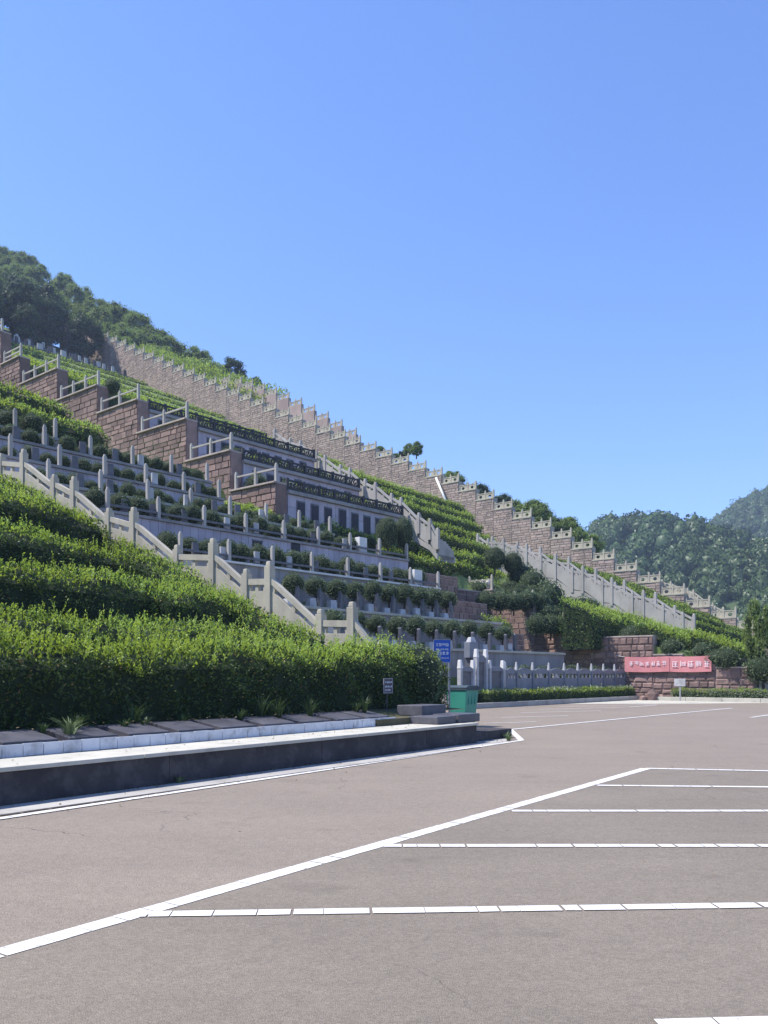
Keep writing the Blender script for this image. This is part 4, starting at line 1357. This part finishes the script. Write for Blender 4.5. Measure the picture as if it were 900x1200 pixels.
# banner on the wall
da, Ya = on_flank(732.5, UC - .12); db, Yb = on_flank(834, UC - .12)
bl = da - db
zb0, zb1 = zat(787.8, Ya), zat(769, Ya)
bn = thing('banner', 'faded red cloth banner with white lettering strung on the block wall', 'banner', S(UC - .16, da, (zb0 + zb1) / 2), RZ - R(90))
nx = 40
P, F = [], []
for k, y in enumerate((-.012, .0)):
    for i in range(nx + 1):
        for j in range(5):
            xx = bl * i / nx
            P.append((xx, y - .02 * math.sin(xx * 3.1) * (j / 4) - .015 * math.sin(xx * 7 + j), -.46 + .92 * j / 4 - .035 * math.sin(math.pi * ((xx * 2 / bl) % 1)) * (1 if j in (0, 4) else .5)))
m_ = (nx + 1) * 5
for i in range(nx):
    for j in range(4):
        a = i * 5 + j
        F.append((a, a + 5, a + 6, a + 1)); F.append((m_ + a, m_ + a + 1, m_ + a + 6, m_ + a + 5))
obj('cloth', MB().poly(P, F).mesh('cloth', 'banner_red', 0, True), parent=bn)
r3 = random.Random(12)
xs = [.42 + .345 * i for i in range(7)] + [bl * .60 + .46 * i for i in range(5)]
for i, xx in enumerate(xs):
    mb = MB(); glyph(mb, xx, 0.04 if i < 7 else -.01, .31 if i < 7 else .40, -.05, r3)
    obj('character', mb.mesh('character', 'banner_text'), parent=bn)
obj('seam', boxmesh(.03, .01, .9, 'banner_red'), (bl * .53, -.045, -.46), 0, bn)
obj('cord', MB().tube([(-.6, .02, .55), (0, 0, .45)], .012, 5).mesh('cord', 'sign_white'), parent=bn)
obj('cord', MB().tube([(bl, 0, .45), (bl + .5, .02, .5)], .012, 5).mesh('cord', 'sign_white'), parent=bn)

# little plaque below the banner
p = Wp(797, 812, 46.6)
t = thing('plaque', 'small pale plaque on a short post below the banner', 'sign', (p.x, p.y, .1), RZ - R(90))
obj('post', boxmesh(.06, .05, .85, 'metal'), parent=t)
obj('board', boxmesh(.62, .05, .42, 'light_block', .03), (0, -.03, .78), 0, t)
# right-hand kerb and border
rk = thing('side_kerb', 'pale kerb of the border under the banner wall', 'kerb', S(49.0, 8, 0), RZ)
for i in range(6):
    obj('kerb_stone', boxmesh(.22, 2.05, .22, 'coping', .02), (0, 1.03 + i * 2.065, 0), 0, rk)
tag(obj('side_soil', MB().box((.5, 6.2, .08), (.8, 12.6, .2)).mesh('side_soil', 'soil'), S(49.0, 8, 0), RZ), kind='structure')
hedge('flower_bed', 'low leafy border with pale flecks under the banner wall', 'shrub border', S(49.2, 19.3, .15), S(49.2, 8, .15), EU, .55, .48, .05, .08, 380, 30, 33, None, 'pale_leaf', .14, .1, .05)
for i, (dx, dy, s) in enumerate(((0, 0, .42), (.5, -.35, .34), (-.3, .45, .28), (.15, .2, .3))):
    mb = MB()
    vv = [tuple((Vector(q) * (1 + .18 * math.sin(5 * q[0] + i) * math.cos(4 * q[2]))).to_tuple()) for q in ICO1[0].tolist()]
    mb.poly(vv, [tuple(f) for f in ICO1[1].tolist()])
    tag(obj('boulder', mb.mesh('boulder', 'red_stone'), S(48.9 + dx, 20.3 + dy, s * .35), i, None, (s, s * .8, s * (1.3 if i == 0 else .8))),
        ('tallest', 'flat right-hand', 'small left', 'small middle')[i] + ' brown boulder in the corner left of the plaque', 'boulder', 'boulders in the wall corner')

# ------------------------------------------------------------------ planting on the right-hand terraces
def hedgeA(label, pa, pb, da, db, h, w, hb, seed, dens=130, leaf=.15, shoots=10, group='hedges of the right-hand terraces', sl=.5, newtop=.45, name='hedge', mat='hedge_leaf'):
    ua, Ya = on_row(pa[0], da); ub, Yb = on_row(pb[0], db)
    A0, B0 = S(ua, da, zat(pa[1], Ya) - h), S(ub, db, zat(pb[1], Yb) - h)
    e = (B0 - A0); e.z = 0; e.normalize()
    bk = Vector((-e.y, e.x, 0))
    return hedge(name, label, 'hedge', A0, B0, bk, w, h, hb, leaf, dens, shoots, seed, group, mat, sl, newtop, .1)


hedgeA('bulky hedge with a bright top above the block wall', (694, 718), (795, 741), 24, 24, 2.1, 2.2, .9, 41, 170, .14, 24)
hedgeA('clipped hedge right of the bulky one, above the banner', (783, 743), (852, 757), 20, 20, 1.9, 2.0, .8, 42, 170, .14, 24)
hedgeA('low hedge at the right behind a scroll railing', (846, 754), (887, 764), 17, 17, 1.6, 2.0, .7, 43, 170, .14, 24)
for i, (px, py, Y, r, lab) in enumerate(((768, 752, 53.5, .62, 'round clipped ball bush between the two hedges above the banner'), (824, 770, 50.5, .62, 'round clipped ball bush just above the right end of the banner'),
                                         (787, 766, 51.5, .75, 'leafy round bush at the corner of the hedge above the banner'), (851, 778, 49.0, .75, 'loose leafy bush right of the banner top'),
                                         (895, 793, 47.6, .95, 'clipped round shrub at the right edge beside the wall'), (739, 752, 53.5, .8, 'leafy round bush at the end of the bulky hedge'), (838, 776, 49.5, .55, 'small bush beside the right end of the banner'))):
    p = Wp(px, py, Y)
    bush(lab, (p.x, p.y, p.z - r * .75), r, None, 1.0)
# ivy-clad slender tree on the right edge
p = Wp(876, 790, 47.5)
t = tree('slender ivy-clad tree at the right edge of the picture', (p.x + .7, p.y + .3, 1.6), .85, 5, None, 2.7)
p = Wp(905, 770, 49.0)
t = tree('leafy tree cut by the right edge behind the ivy tree', (p.x + 2.0, p.y, 1.8), 1.8, 6, None, 1.7)
# scroll railing
sr = thing('scroll_railing', 'short black scroll railing on the block wall at the right', 'railing', S(UC + .2, on_flank(884, UC)[0], zat(783, 47)), RZ + R(90))
L = on_flank(862, UC)[0] - on_flank(884, UC)[0]
for zz in (.1, .5):
    obj('rail', boxmesh(L, .05, .05, 'iron'), (L / 2, 0, zz), 0, sr)
for k in range(8):
    obj('scroll', MB().tube([(.07 * math.cos(a), 0, .31 + .14 * math.sin(a)) for a in [q * .7 for q in range(10)]], .018, 5).mesh('scroll', 'iron'), (L * (k + .5) / 8, 0, 0), 0, sr)

# rows of round bushes behind the block wall
lst = []
for row, (y0, x0, x1, n, Y, r) in enumerate(((733, 632, 684, 5, 55, .72), (722, 638, 690, 5, 57, .72), (711, 632, 694, 6, 60, .75), (705, 570, 632, 5, 56, .72), (698, 586, 640, 4, 59, .7), (692, 560, 612, 4, 60, .65))):
    for k in range(n):
        px = x0 + (x1 - x0) * k / (n - 1) + rnd.uniform(-2, 2)
        p = Wp(px, y0 + rnd.uniform(-1.5, 1.5), Y + k * .35)
        bush('round bush, %s from left in the %s row behind the block wall' % (ordn(k), ('front lower', 'second lower', 'third lower', 'front upper', 'middle upper', 'back upper')[row]),
             (p.x, p.y, p.z - r * 1.2), r, 'round bushes behind the block wall')
for i, (px, py, Y, r, z) in enumerate(((454, 644, 50, .66, .86), (473, 644, 50.6, .62, .86), (580, 668, 64, .82, .78), (601, 674, 64.5, .78, .78))):
    p = Wp(px, py, Y)
    h = r * 2.3
    tag(obj('clipped_bush', BIGBALLS[i % 2], (p.x, p.y, p.z - .3 * z), i, None, (r, r, z)),
        ('left of the pair of big dark dome bushes before the mauve building', 'right of the pair of big dark dome bushes before the mauve building', 'left dome bush under the long pale stair', 'right dome bush under the long pale stair')[i], 'bush')
for i, (px, py, Y, r) in enumerate(((625, 690, 63, 1.2), (642, 703, 61, 1.1), (612, 683, 65, 1.1))):
    p = Wp(px, py, Y)
    bush('loose dark shrub at the foot of the long pale stair, %s from the left' % ordn((1, 2, 0)[i]), (p.x, p.y, p.z - r), r, None, 1.1)

# hedges across the slope between the stairs
k = 0
for (pa, pb, da, db, h, lab, dk) in (
        ((530, 664), (610, 694), 36.0, 33.5, 1.7, 'lowest long hedge under the big dome bushes', 0), ((508, 652), (600, 676), 34.0, 36.5, 1.9, 'dark-fronted hedge running right from the dome bushes', 0),
        ((482, 637), (572, 655), 35.5, 36.0, 1.6, 'hedge just above the dark-fronted one', 0), ((505, 622), (590, 647), 38.0, 38.5, 1.5, 'sunlit hedge at the foot of the terrace stair', 0),
        ((513, 614), (583, 634), 41.0, 41.5, 1.6, 'bright hedge right of the terrace stair', 0),
        ((468, 587), (566, 617), 44.5, 46, 1.5, 'thin hedge line right of the terrace stair top', 0), ((448, 573), (556, 606), 48.5, 50, 1.5, 'second thin hedge line above the terrace stair', 0),
        ((420, 557), (545, 594), 52.5, 54.5, 1.5, 'third thin hedge line nearing the long wall', 0),
        ((280, 595), (420, 627), 34.6, 34.6, 1.0, 'loose hedge at the foot of the mauve building', 0), ((395, 618), (470, 640), 34.2, 34.2, 1.3, 'loose hedge left of the big dome bushes', 0)):
    hedgeA(lab, pa, pb, da, db, h, 1.5, .35, 200 + k, 130, .16, 9, sl=.4, newtop=.4); k += 1
# upper slope hedges with sunlit sloping tops
for (pa, pb, da, db, h, w, hb, lab) in (((-40, 398), (556, 604), 76, 60, 2.6, 3.0, 1.1, 'long bright hedge sweeping along the whole upper slope'), ((-40, 398), (425, 562), 86, 72, 1.4, 2.4, .4, 'second bright hedge along the upper slope'),
                                        ((-30, 399), (300, 515), 100, 88, 1.2, 2.2, .3, 'third bright hedge high on the slope')):
    hedgeA(lab, pa, pb, da, db, h, w, hb, 300 + k, 60, .24, 10, 'bright hedges of the upper slope', .7, .7); k += 1
for (pa, pb, d_, lab) in (((-40, 442), (84, 479), 41.5, 'upper of the two dark clipped hedges left of the stone flank'), ((-40, 461), (127, 508), 39.4, 'lower of the two dark clipped hedges left of the stone flank')):
    hedgeA(lab, pa, pb, d_, d_, 1.7, 1.6, .6, 330 + k, 160, .13, 20, 'clipped hedges by the stone flank', .35, .3); k += 1

# hedge lines between the long stair and the boundary wall
for i, (pa, pb, da, db) in enumerate((((640, 651), (792, 693), 47, 44), ((668, 660), (812, 702), 43, 40), ((690, 668), (828, 711), 39.5, 37), ((712, 678), (845, 722), 36, 33.5), ((738, 690), (862, 731), 33, 30.5), ((765, 702), (878, 741), 30, 27.5), ((790, 722), (890, 748), 26.5, 24))):
    hedgeA('clipped hedge line right of the long stair, %s from the top' % ordn(i), pa, pb, da, db, 1.25, 1.0, .1, 360 + i, 130, .15, 5, 'hedge lines right of the long stair', .3, .3)

# ------------------------------------------------------------------ mauve terrace building (three tiers) with stone flank
UFL = 32.3
fl_steps = [(-60, 0, 405), (0, 22, 423), (22, 66, 442), (66, 113, 461), (113, 160, 477), (160, 217, 500), (217, 269, 535), (269, 322, 571)]
fw = thing('stone_flank', 'stepped red stone flank wall at the left end of the mauve building', 'wall', S(UFL, 0, 0), RZ)
rf = random.Random(31)
tops = []
for a, b, py in fl_steps:
    da, Ya = on_flank(a, UFL); db, Yb = on_flank(b, UFL)
    zt = zat(py, (Ya + Yb) / 2)
    tops.append((da, db, zt))
    L = da - db
    zlow = max(6, ground_z(32, db) - 4.5)
    obj('backing', MB().box((0, 0, 0), (.8, L, zt - zlow)).mesh('backing', 'red_stone'), (.52, (da + db) / 2, (zt + zlow) / 2), 0, fw)
    me = rough_stones(stone_field(None, rf, 0, L, zlow, zt - .03, .75, .36), rf, .03, .1, 'red_stone')
    tag(obj('stone_courses', me, (.11, da, 0), -R(90), fw), kind='stuff')
    obj('coping', boxmesh(1.0, L, .1, 'mortar', .01), (.45, (da + db) / 2, zt), 0, fw)
lab = ['at the far left edge', 'highest in view', 'second highest', 'third highest', 'middle', 'beside the upper balcony', 'beside the middle balcony', 'beside the lowest balcony']
for i, (da, db, zt) in enumerate(tops):
    fence('pale post rail on the step of the red stone flank ' + lab[i], db + .15, da - .3, UFL + .25, zt + .1, 1.0, 1.9, (.5, .85) if i in (0, 1) else (.8,), 'concrete', None, None, .16, along='d')
for i, (px, py, Y, r) in enumerate(((70, 462, 62, .8), (115, 475, 59, .8), (28, 444, 66, .7), (175, 492, 54, .7), (190, 491, 53.4, .6), (233, 526, 50, .72), (247, 526, 50, .6), (285, 560, 49.3, .9), (300, 558, 50, .7))):
    p = Wp(px, py, Y)
    d_ = p.dot(EV); q = next((zt for da, db, zt in tops if db <= d_ <= da), p.z)
    o = S(UFL + 1.3, d_, q - .25 - .35 * r); r *= .8
    bush('dark bush on the flank steps, %s going down' % ordn((1, 2, 0, 3, 4, 5, 6, 7, 8)[i]), o, r, 'bushes on the red stone flank', 1.1)

tiers = [(35.0, 571, 322, 'lowest'), (38.8, 535, 270, 'middle'), (43.1, 497, 217, 'upper'), (48.2, 476, 160, 'topmost')]
for ti, (d, py, px, nm) in enumerate(tiers):
    u0, Y = on_row(px, d)
    z = zat(py, Y)
    u0 += .98
    u1 = 43.6
    L = u1 - u0
    t = thing('mauve_tier', 'mauve tiled %s tier of the terrace building with dark doorways' % nm, 'building', S(u0, d, z), RZ)
    fh = 2.9
    obj('wall', MB().box((L / 2, 1.2, -fh / 2 - .1), (L, 2.4, fh - .2)).mesh('wall', 'mauve_tile'), parent=t)
    obj('cornice', MB().box((L / 2, .95, -.1), (L + .1, 2.3, .2)).mesh('cornice', 'wall_concrete', .02), parent=t)
    # tile facing
    tw = .62
    nt_ = int(L / tw)
    for r_ in range(3):
        pan = boxmesh(L / nt_ - .02, .03, .66, 'mauve_tile', .004)
        for kk in range(nt_):
            obj('tile', pan, (L / nt_ * (kk + .5), -.01 - rnd.uniform(0, .006), -.9 - r_ * .69), 0, t)
    dx = 1.0
    kk = 0
    while dx < L - .8:
        hh = 1.15 if kk % 4 != 3 else 1.6
        dz = -1.62 if kk % 4 != 3 else -2.0
        f = obj('doorway', boxmesh(.66, .05, hh, 'granite', .01), (dx, -.045, dz), 0, t)
        obj('leaf', boxmesh(.54, .03, hh - .1, 'door_dark', .005), (0, -.035, 0), 0, f)
        dx += 1.12 if kk % 4 != 2 else 1.25
        kk += 1
    # dark balustrade on top
    bt = thing('dark_balustrade', 'dark pierced balustrade along the %s tier of the mauve building' % nm, 'balustrade', S(u0, d, z + .003), RZ)
    np_ = int(L / 1.25)
    for kk in range(np_ + 1):
        obj('post', boxmesh(.16, .16, .70, 'iron', .01), (L * kk / np_, .05, 0), 0, bt)
    for kk in range(np_):
        w = L / np_ - .16
        mb = MB().box((0, 0, .58), (w, .1, .1)).box((0, 0, .10), (w, .1, .12))
        rr = random.Random(ti * 50 + kk)
        for q in range(5):
            a = rr.uniform(.3, 2.8); cx = -w / 2 + w * (q + .5) / 5
            mb.tube([(cx + .09 * math.cos(s_), 0, .34 + .15 * math.sin(s_)) for s_ in [a + g_ * .8 for g_ in range(7)]], .045, 5)
        obj('panel', mb.mesh('panel', 'iron'), (L * (kk + .5) / np_, .05, 0), 0, bt)
    rng = np.random.default_rng(500 + ti)
    hedge('planter_shrubs', 'trailing dark shrubs behind the balustrade of the %s tier' % nm, 'shrub', S(u0 + .3, d + .35, z), S(u1 - .3, d + .35, z), EV, .7, .45, .1, .12, 130, 5, 520 + ti, 'shrubs of the mauve building', 'bush_leaf', .3, .12, .12)

# white box and flower urns scattered on the ledges
for i, (px, d, zz, s, nm, lab) in enumerate(((423, 31.5, ZR['R4'], .62, 'white_memorial', 'bright white square memorial on the mauve wall ledge'), (487, 29.4, ZR['R3'], .7, 'white_memorial', 'white squared memorial block at the right end of the white-edged ledge'))):
    u, Y = on_row(px, d)
    t = thing(nm, lab, 'memorial', S(u, d, zz), RZ)
    obj('plinth', boxmesh(s * .9, s * .7, .35, 'light_block', .02), parent=t)
    obj('block', boxmesh(s, s * .6, s * .8, 'white_marble', .02), (0, 0, .35), 0, t)
zs1 = zat(694, (on_flank(520, UC)[1] + on_flank(577, UC)[1]) / 2) + .09
for i, px in enumerate((527, 535, 543, 551, 559, 566, 573)):
    dq, Yq = on_flank(px, UC + .62)
    t = thing('urn', 'white stone urn on the top step of the block wall, %s from the left' % ordn(i), 'urn', S(UC + .55, dq, zs1), 0, 'white urns on the block wall')
    obj('pillar', boxmesh(.26, .26, .34, 'pale_stone', .02), parent=t)
    obj('bowl', MB().tube([(0, 0, 0), (0, 0, .1), (0, 0, .24), (0, 0, .38), (0, 0, .46)], [.09, .17, .2, .12, .05], 10).mesh('bowl', 'white_marble', 0, True), (0, 0, .34), 0, t)

# ------------------------------------------------------------------ bin, blue sign
p = Wp(542, 848, 25.2)
bn_ = thing('wheelie_bin', 'green wheeled rubbish bin with a dark lid at the end of the planter', 'bin', (p.x, p.y, 0.004), R(48))
bn_.scale = (1.08, 1.08, 1.14)
mb = MB()
P = []
for (z, hx, hy) in ((.07, .23, .25), (.55, .26, .30), (.96, .285, .34)):
    P += [(-hx, -hy, z), (hx, -hy, z), (hx, hy, z), (-hx, hy, z)]
F = [(3, 2, 1, 0), (8, 9, 10, 11)]
for k in (0, 4):
    F += [(k + i, k + (i + 1) % 4, k + 4 + (i + 1) % 4, k + 4 + i) for i in range(4)]
obj('body', mb.poly(P, F).mesh('body', 'bin_green', .02), parent=bn_)
obj('rim', MB().box((0, 0, .965), (.61, .72, .05)).mesh('rim', 'bin_lid', .012), parent=bn_)
lid = obj('lid', MB().prism_y([(-.31, 0), (.31, 0), (.31, .03), (.2, .075), (-.2, .075), (-.31, .03)], -.36, .38).mesh('lid', 'bin_lid', .012), (0, 0, .99), 0, bn_)
obj('handle', MB().tube([(-.22, .42, .0), (.22, .42, .0)], .022, 8).mesh('handle', 'bin_lid', 0, True), (0, 0, -.02), 0, lid)
for s in (-1, 1):
    w_ = obj('wheel', MB().tube([(-.03, 0, 0), (.03, 0, 0)], .10, 16).mesh('wheel', 'rubber', 0, False), (s * .25, .28, .10), 0, bn_)
    obj('hub', MB().tube([(-.035, 0, 0), (.035, 0, 0)], .045, 10).mesh('hub', 'bin_lid'), (0, 0, 0), 0, w_)
for s in (-.14, 0, .14):
    obj('rib', MB().box((s, -.325, .75), (.025, .02, .34)).mesh('rib', 'bin_green', .004), parent=bn_)

p = Wp(518, 776, 24.3)
bs = thing('blue_sign', 'blue notice sign with white characters above the end of the front hedge', 'sign', (p.x, p.y, 0.0), R(8))
zc = zat(763, 24.3)
for s in (-.22, .22):
    obj('post', boxmesh(.05, .05, zc + .2, 'metal'), (s, .05, 0), 0, bs)
obj('panel', MB().box((0, 0, zc), (.50, .03, .66)).mesh('panel', 'sign_blue', .008), parent=bs)
fr = MB()
for (cx, cz, sx, sz) in ((0, .325, .5, .014), (0, -.325, .5, .014), (-.243, 0, .014, .64), (.243, 0, .014, .64)):
    fr.box((cx, -.02, zc + cz), (sx, .012, sz))
obj('frame', fr.mesh('frame', 'metal'), parent=bs)
r4 = random.Random(4)
for row, (zz, s, n) in enumerate(((.18, .1, 4), (.05, .06, 6), (-.06, .1, 4), (-.2, .05, 7))):
    for kk in range(n):
        mb = MB(); glyph(mb, -.19 + .38 * (kk + .5) / n, zc + zz, s, -.02, r4)
        obj('character', mb.mesh('character', 'sign_white'), parent=bs)

# ------------------------------------------------------------------ graves high on the slope, dark stone colour deepening their shade
rg = random.Random(44)
for row, d in enumerate((138, 141, 144, 147, 150)):
    u0 = on_row(-20, d)[0]
    u = u0; i = 0
    t0 = thing('grave_terrace', 'shaded upper grave terrace under the wood, %s from the bottom' % ordn(row), 'wall', S(u0, d, ip(LP, d) + .25), RZ, 'upper grave terraces')
    obj('wall', MB().box(((92 - u0) / 2, .6, -.5), (92 - u0, 1.2, 1.0)).mesh('wall', 'slab_stone'), parent=t0)
    while u < 91:
        t = thing('headstone', 'small headstone, %s from the left on the %s shaded upper terrace' % (ordn(i), ordn(row)), 'headstone', S(u, d + .4, ip(LP, d) + .25), RZ, 'headstones in the shade of the wood')
        obj('stone', boxmesh(.6, .2, 1.1, 'slab_stone' if rg.random() < .6 else 'light_block', .03, .85), parent=t)
        u += rg.uniform(1.7, 2.6); i += 1
# clipped bands of planting up the grassy slope
for i, d in enumerate((84, 92, 101, 111, 122, 133)):
    u0 = max(34, on_row(-25, d)[0])
    hedge('hedge', 'bright planting band across the upper slope, %s from the bottom' % ordn(i), 'hedge', S(u0, d, ground_z(u0, d)), S(91.5, d, ground_z(91.5, d)), EV, 2.6, 1.1 if d < 90 else .45, .9 if d < 90 else .3, .26, 55, 4, 380 + i, 'planting bands of the upper slope', 'hedge_leaf', .6, .6, .12)

# ------------------------------------------------------------------ woods
rt = random.Random(61)
# crest wood beyond the long wall, each tree its own
n = 0
crest = [(0, 283), (14, 288), (30, 296), (48, 302), (62, 318), (78, 322), (95, 335), (112, 340), (128, 350), (142, 352), (158, 362), (172, 372), (186, 382), (200, 392), (215, 400), (230, 408), (245, 414), (258, 420), (-20, 275), (-45, 268), (-75, 262)]
for i, (px, py) in enumerate(sorted(crest)):
    for row in range(3):
        u = UW + 8 + row * -0.0 + rt.uniform(-2, 3) + (2 - row) * 7
        d, Y = on_flank(px + rt.uniform(-5, 5) + row * 6, u)
        r = rt.uniform(3.4, 4.6)
        zt = zat(py + row * 22 + rt.uniform(-3, 3), Y)
        k = rt.choice((0, 2, 5, 6)) if row == 0 else rt.choice((5, 6))
        H = (2.25 if k < 5 else 1.75) * r
        g = zt - H * 1.05
        nm = 'at the skyline' if row == 0 else ('just below the skyline' if row == 1 else 'next to the long wall')
        tree('leafy crest tree %s, %s from the left' % (nm, ordn(i)), S(u, d, g), r, k, 'trees of the crest wood')
crest_extra = [(272, 428, 3.0), (300, 447, 1.7), (285, 441, 1.2)]
for i, (px, py, r) in enumerate(crest_extra):
    d, Y = on_flank(px, UW + 12)
    tree(('dark tree ending the crest wood on the right', 'lone small tree on the skyline right of the wood', 'little shrub-like tree between the wood and the lone tree')[i], S(UW + 12, d, zat(py, Y) - 2.2 * r), r, 3, None)
# wood over the graves, this side of the wall; dark leaf colour adds shade
i = 0
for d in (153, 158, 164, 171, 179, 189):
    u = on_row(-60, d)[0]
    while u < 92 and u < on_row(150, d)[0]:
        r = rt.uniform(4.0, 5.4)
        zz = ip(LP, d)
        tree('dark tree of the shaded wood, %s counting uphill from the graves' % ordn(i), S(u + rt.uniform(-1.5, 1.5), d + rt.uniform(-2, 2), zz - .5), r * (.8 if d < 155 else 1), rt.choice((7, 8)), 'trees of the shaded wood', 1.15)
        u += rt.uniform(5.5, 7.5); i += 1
# tall trees just beyond the left edge, whose shadow falls on the graves
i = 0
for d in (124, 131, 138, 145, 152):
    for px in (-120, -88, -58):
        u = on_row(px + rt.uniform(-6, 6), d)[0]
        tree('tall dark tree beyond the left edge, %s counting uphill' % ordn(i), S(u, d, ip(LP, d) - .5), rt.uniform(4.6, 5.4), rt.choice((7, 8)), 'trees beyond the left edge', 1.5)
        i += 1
# trees and shrubs behind the lower part of the long wall
for i, (px, py, r, k) in enumerate(((478, 520, .9, 0), (488, 518, 1.0, 0), (533, 548, 1.4, 2), (527, 552, 1.1, 0), (515, 556, 1.0, 3), (548, 566, 1.6, 3), (565, 570, 1.5, 4), (588, 578, 1.6, 3), (605, 588, 2.1, 0), (620, 587, 2.3, 1), (634, 590, 2.2, 0), (642, 602, 1.6, 2),
                                    (655, 605, 2.1, 3), (668, 606, 2.2, 1), (678, 618, 2.0, 0), (690, 622, 1.8, 2), (598, 595, 1.5, 4), (612, 606, 1.5, 4), (640, 618, 1.6, 4), (660, 628, 1.5, 3), (676, 640, 1.5, 4), (692, 648, 1.5, 3), (706, 656, 1.4, 4), (722, 664, 1.3, 3), (738, 672, 1.2, 4), (460, 527, 1.0, 2), (445, 520, .8, 2), (470, 530, .8, 4), (574, 586, 1.3, 4))):
    u = UW + rt.uniform(3.5, 7)
    k = {0: 5, 1: 5, 2: 6, 3: 7, 4: 8}[k]; r *= 1.15
    d, Y = on_flank(px, u)
    tree('small tree behind the long wall, %s of the group' % ordn(i), S(u, d, zat(py, Y) - 1.75 * r), r, k, 'small trees behind the long wall')

# brush on the verge behind the wall near the crest
hedgeA('tall grassy brush behind the long wall below the crest wood', (130, 392), (305, 462), 1, 1, 3, 3, 1, 1) if False else None
d0, Y0 = on_flank(135, UW + 3); d1, Y1 = on_flank(300, UW + 3)
hedge('brush', 'pale grassy brush filling the verge between crest wood and wall', 'brush', S(UW + 3.2, d0, zat(408, Y0) - 5), S(UW + 3.2, d1, zat(466, Y1) - 5), EU, 6, 4.5, 2.5, .42, 26, 5, 401, None, 'tree_leaf', 1.4, .4, .5)
d0, Y0 = on_flank(640, UW + 2); d1, Y1 = on_flank(500, UW + 2)

# ------------------------------------------------------------------ far hills
def crownlet(seed):
    rng = np.random.default_rng(seed)
    n = 185
    ph = rng.uniform(0, 6.28, 6)

    def rad(u):
        return 1 + .17 * np.sin(u[:, 0] * 5 + ph[0]) * np.sin(u[:, 1] * 4 + ph[3]) + .13 * np.sin(u[:, 1] * 8 + ph[1]) + .13 * np.sin(u[:, 2] * 9 + u[:, 0] * 5 + ph[2])
    u = sphere_pts(rng, n); u[:, 2] = np.abs(u[:, 2]) * 1.1 - .15
    P = u * (rad(u) + rng.normal(0, .05, n))[:, None]
    v = ICO1[0]
    return flakes(rng, P, u, .25, .19, .4), v * (rad(v) + rng.normal(0, .05, len(v)))[:, None] * .93


CR = [crownlet(700 + i) for i in range(6)]


def hillfun(x, y):
    z = -0.4
    z += 0
    h1 = 61 * math.exp(-((x - 118) / 62) ** 2 - ((y - 400) / 85) ** 2)
    h2 = 137 * math.exp(-((x - 305) / 118) ** 2 - ((y - 640) / 190) ** 2)
    h3 = 26 * math.exp(-((x - 175) / 75) ** 2 - ((y - 300) / 70) ** 2)
    h4 = 62 * math.exp(-((x - 10) / 80) ** 2 - ((y - 520) / 120) ** 2)
    return z + h1 + h2 + h3 + h4


xs = np.arange(-160, 760, 14.0); ys = np.arange(130, 880, 14.0)
V = [(x, y, hillfun(x, y) if (-150 < x < 740 and 140 < y < 860) else -.6) for x in xs for y in ys]
k = len(ys)
F = [(i * k + j, (i + 1) * k + j, (i + 1) * k + j + 1, i * k + j + 1) for i in range(len(xs) - 1) for j in range(k - 1)]
tag(obj('far_hills', mesh_np('far_hills', [(np.array(V), np.array(F), 0, True)], ['forest_floor'])), kind='structure')
rng = np.random.default_rng(8)
VL, VC = [], []
for _ in range(16000):
    x, y = rng.uniform(40, 640), rng.uniform(165, 760)
    px = 450 + 1000 * x / y
    if px < 640 or px > 1010:
        continue
    z = hillfun(x, y)
    # skip what lies behind the summits
    if z < 1.0 and rng.random() < .3:
        continue
    gx = (hillfun(x + 2, y) - z) / 2; gy = (hillfun(x, y + 2) - z) / 2
    if gy < -.28 and y > 330:
        continue
    s = rng.uniform(3.0, 5.8) * (.8 if y < 300 else 1.0)
    if rng.random() > 34 / (s * s) * .55:
        continue
    c = CR[rng.integers(6)]
    an = rng.uniform(0, 6.28); co, si = math.cos(an), math.sin(an)
    Rm = np.array([[co, -si, 0], [si, co, 0], [0, 0, 1]])
    sc = np.array([s, s, s * rng.uniform(.8, 1.5)])
    off = np.array([x, y, z + s * .55])
    VL.append((c[0] @ Rm.T) * sc + off)
    VC.append(c[1] * sc + off)
nc = len(VL)
print('far crowns', nc)
fc = np.concatenate([ICO1[1] + i * len(ICO1[0]) for i in range(nc)])
fm = mesh_np('far_forest', [(np.concatenate(VL), quads(sum(len(v) for v in VL) // 4), 1, False), (np.concatenate(VC), fc, 1, True)], ['foliage_core', 'forest_leaf'])
tag(obj('far_forest', fm), 'dense green forest covering the two far hills', 'forest', None, 'stuff')

# ------------------------------------------------------------------ haze
HAZE = 0.0004
if HAZE:
    m, nt, p, out = new_mat('haze')
    nt.nodes.remove(p)
    pv = nd(nt, 'ShaderNodeVolumePrincipled')
    pv.inputs['Color'].default_value = (0.62, 0.76, 1.0, 1)
    pv.inputs['Density'].default_value = HAZE
    pv.inputs['Anisotropy'].default_value = 0.2
    nt.links.new(pv.outputs[0], out.inputs['Volume'])
    hz = MB().box((0, 0, 99), (1840, 1840, 202)).mesh('haze', 'haze')
    tag(obj('haze', hz), 'pale summer haze filling the valley air', 'haze', None, 'stuff')
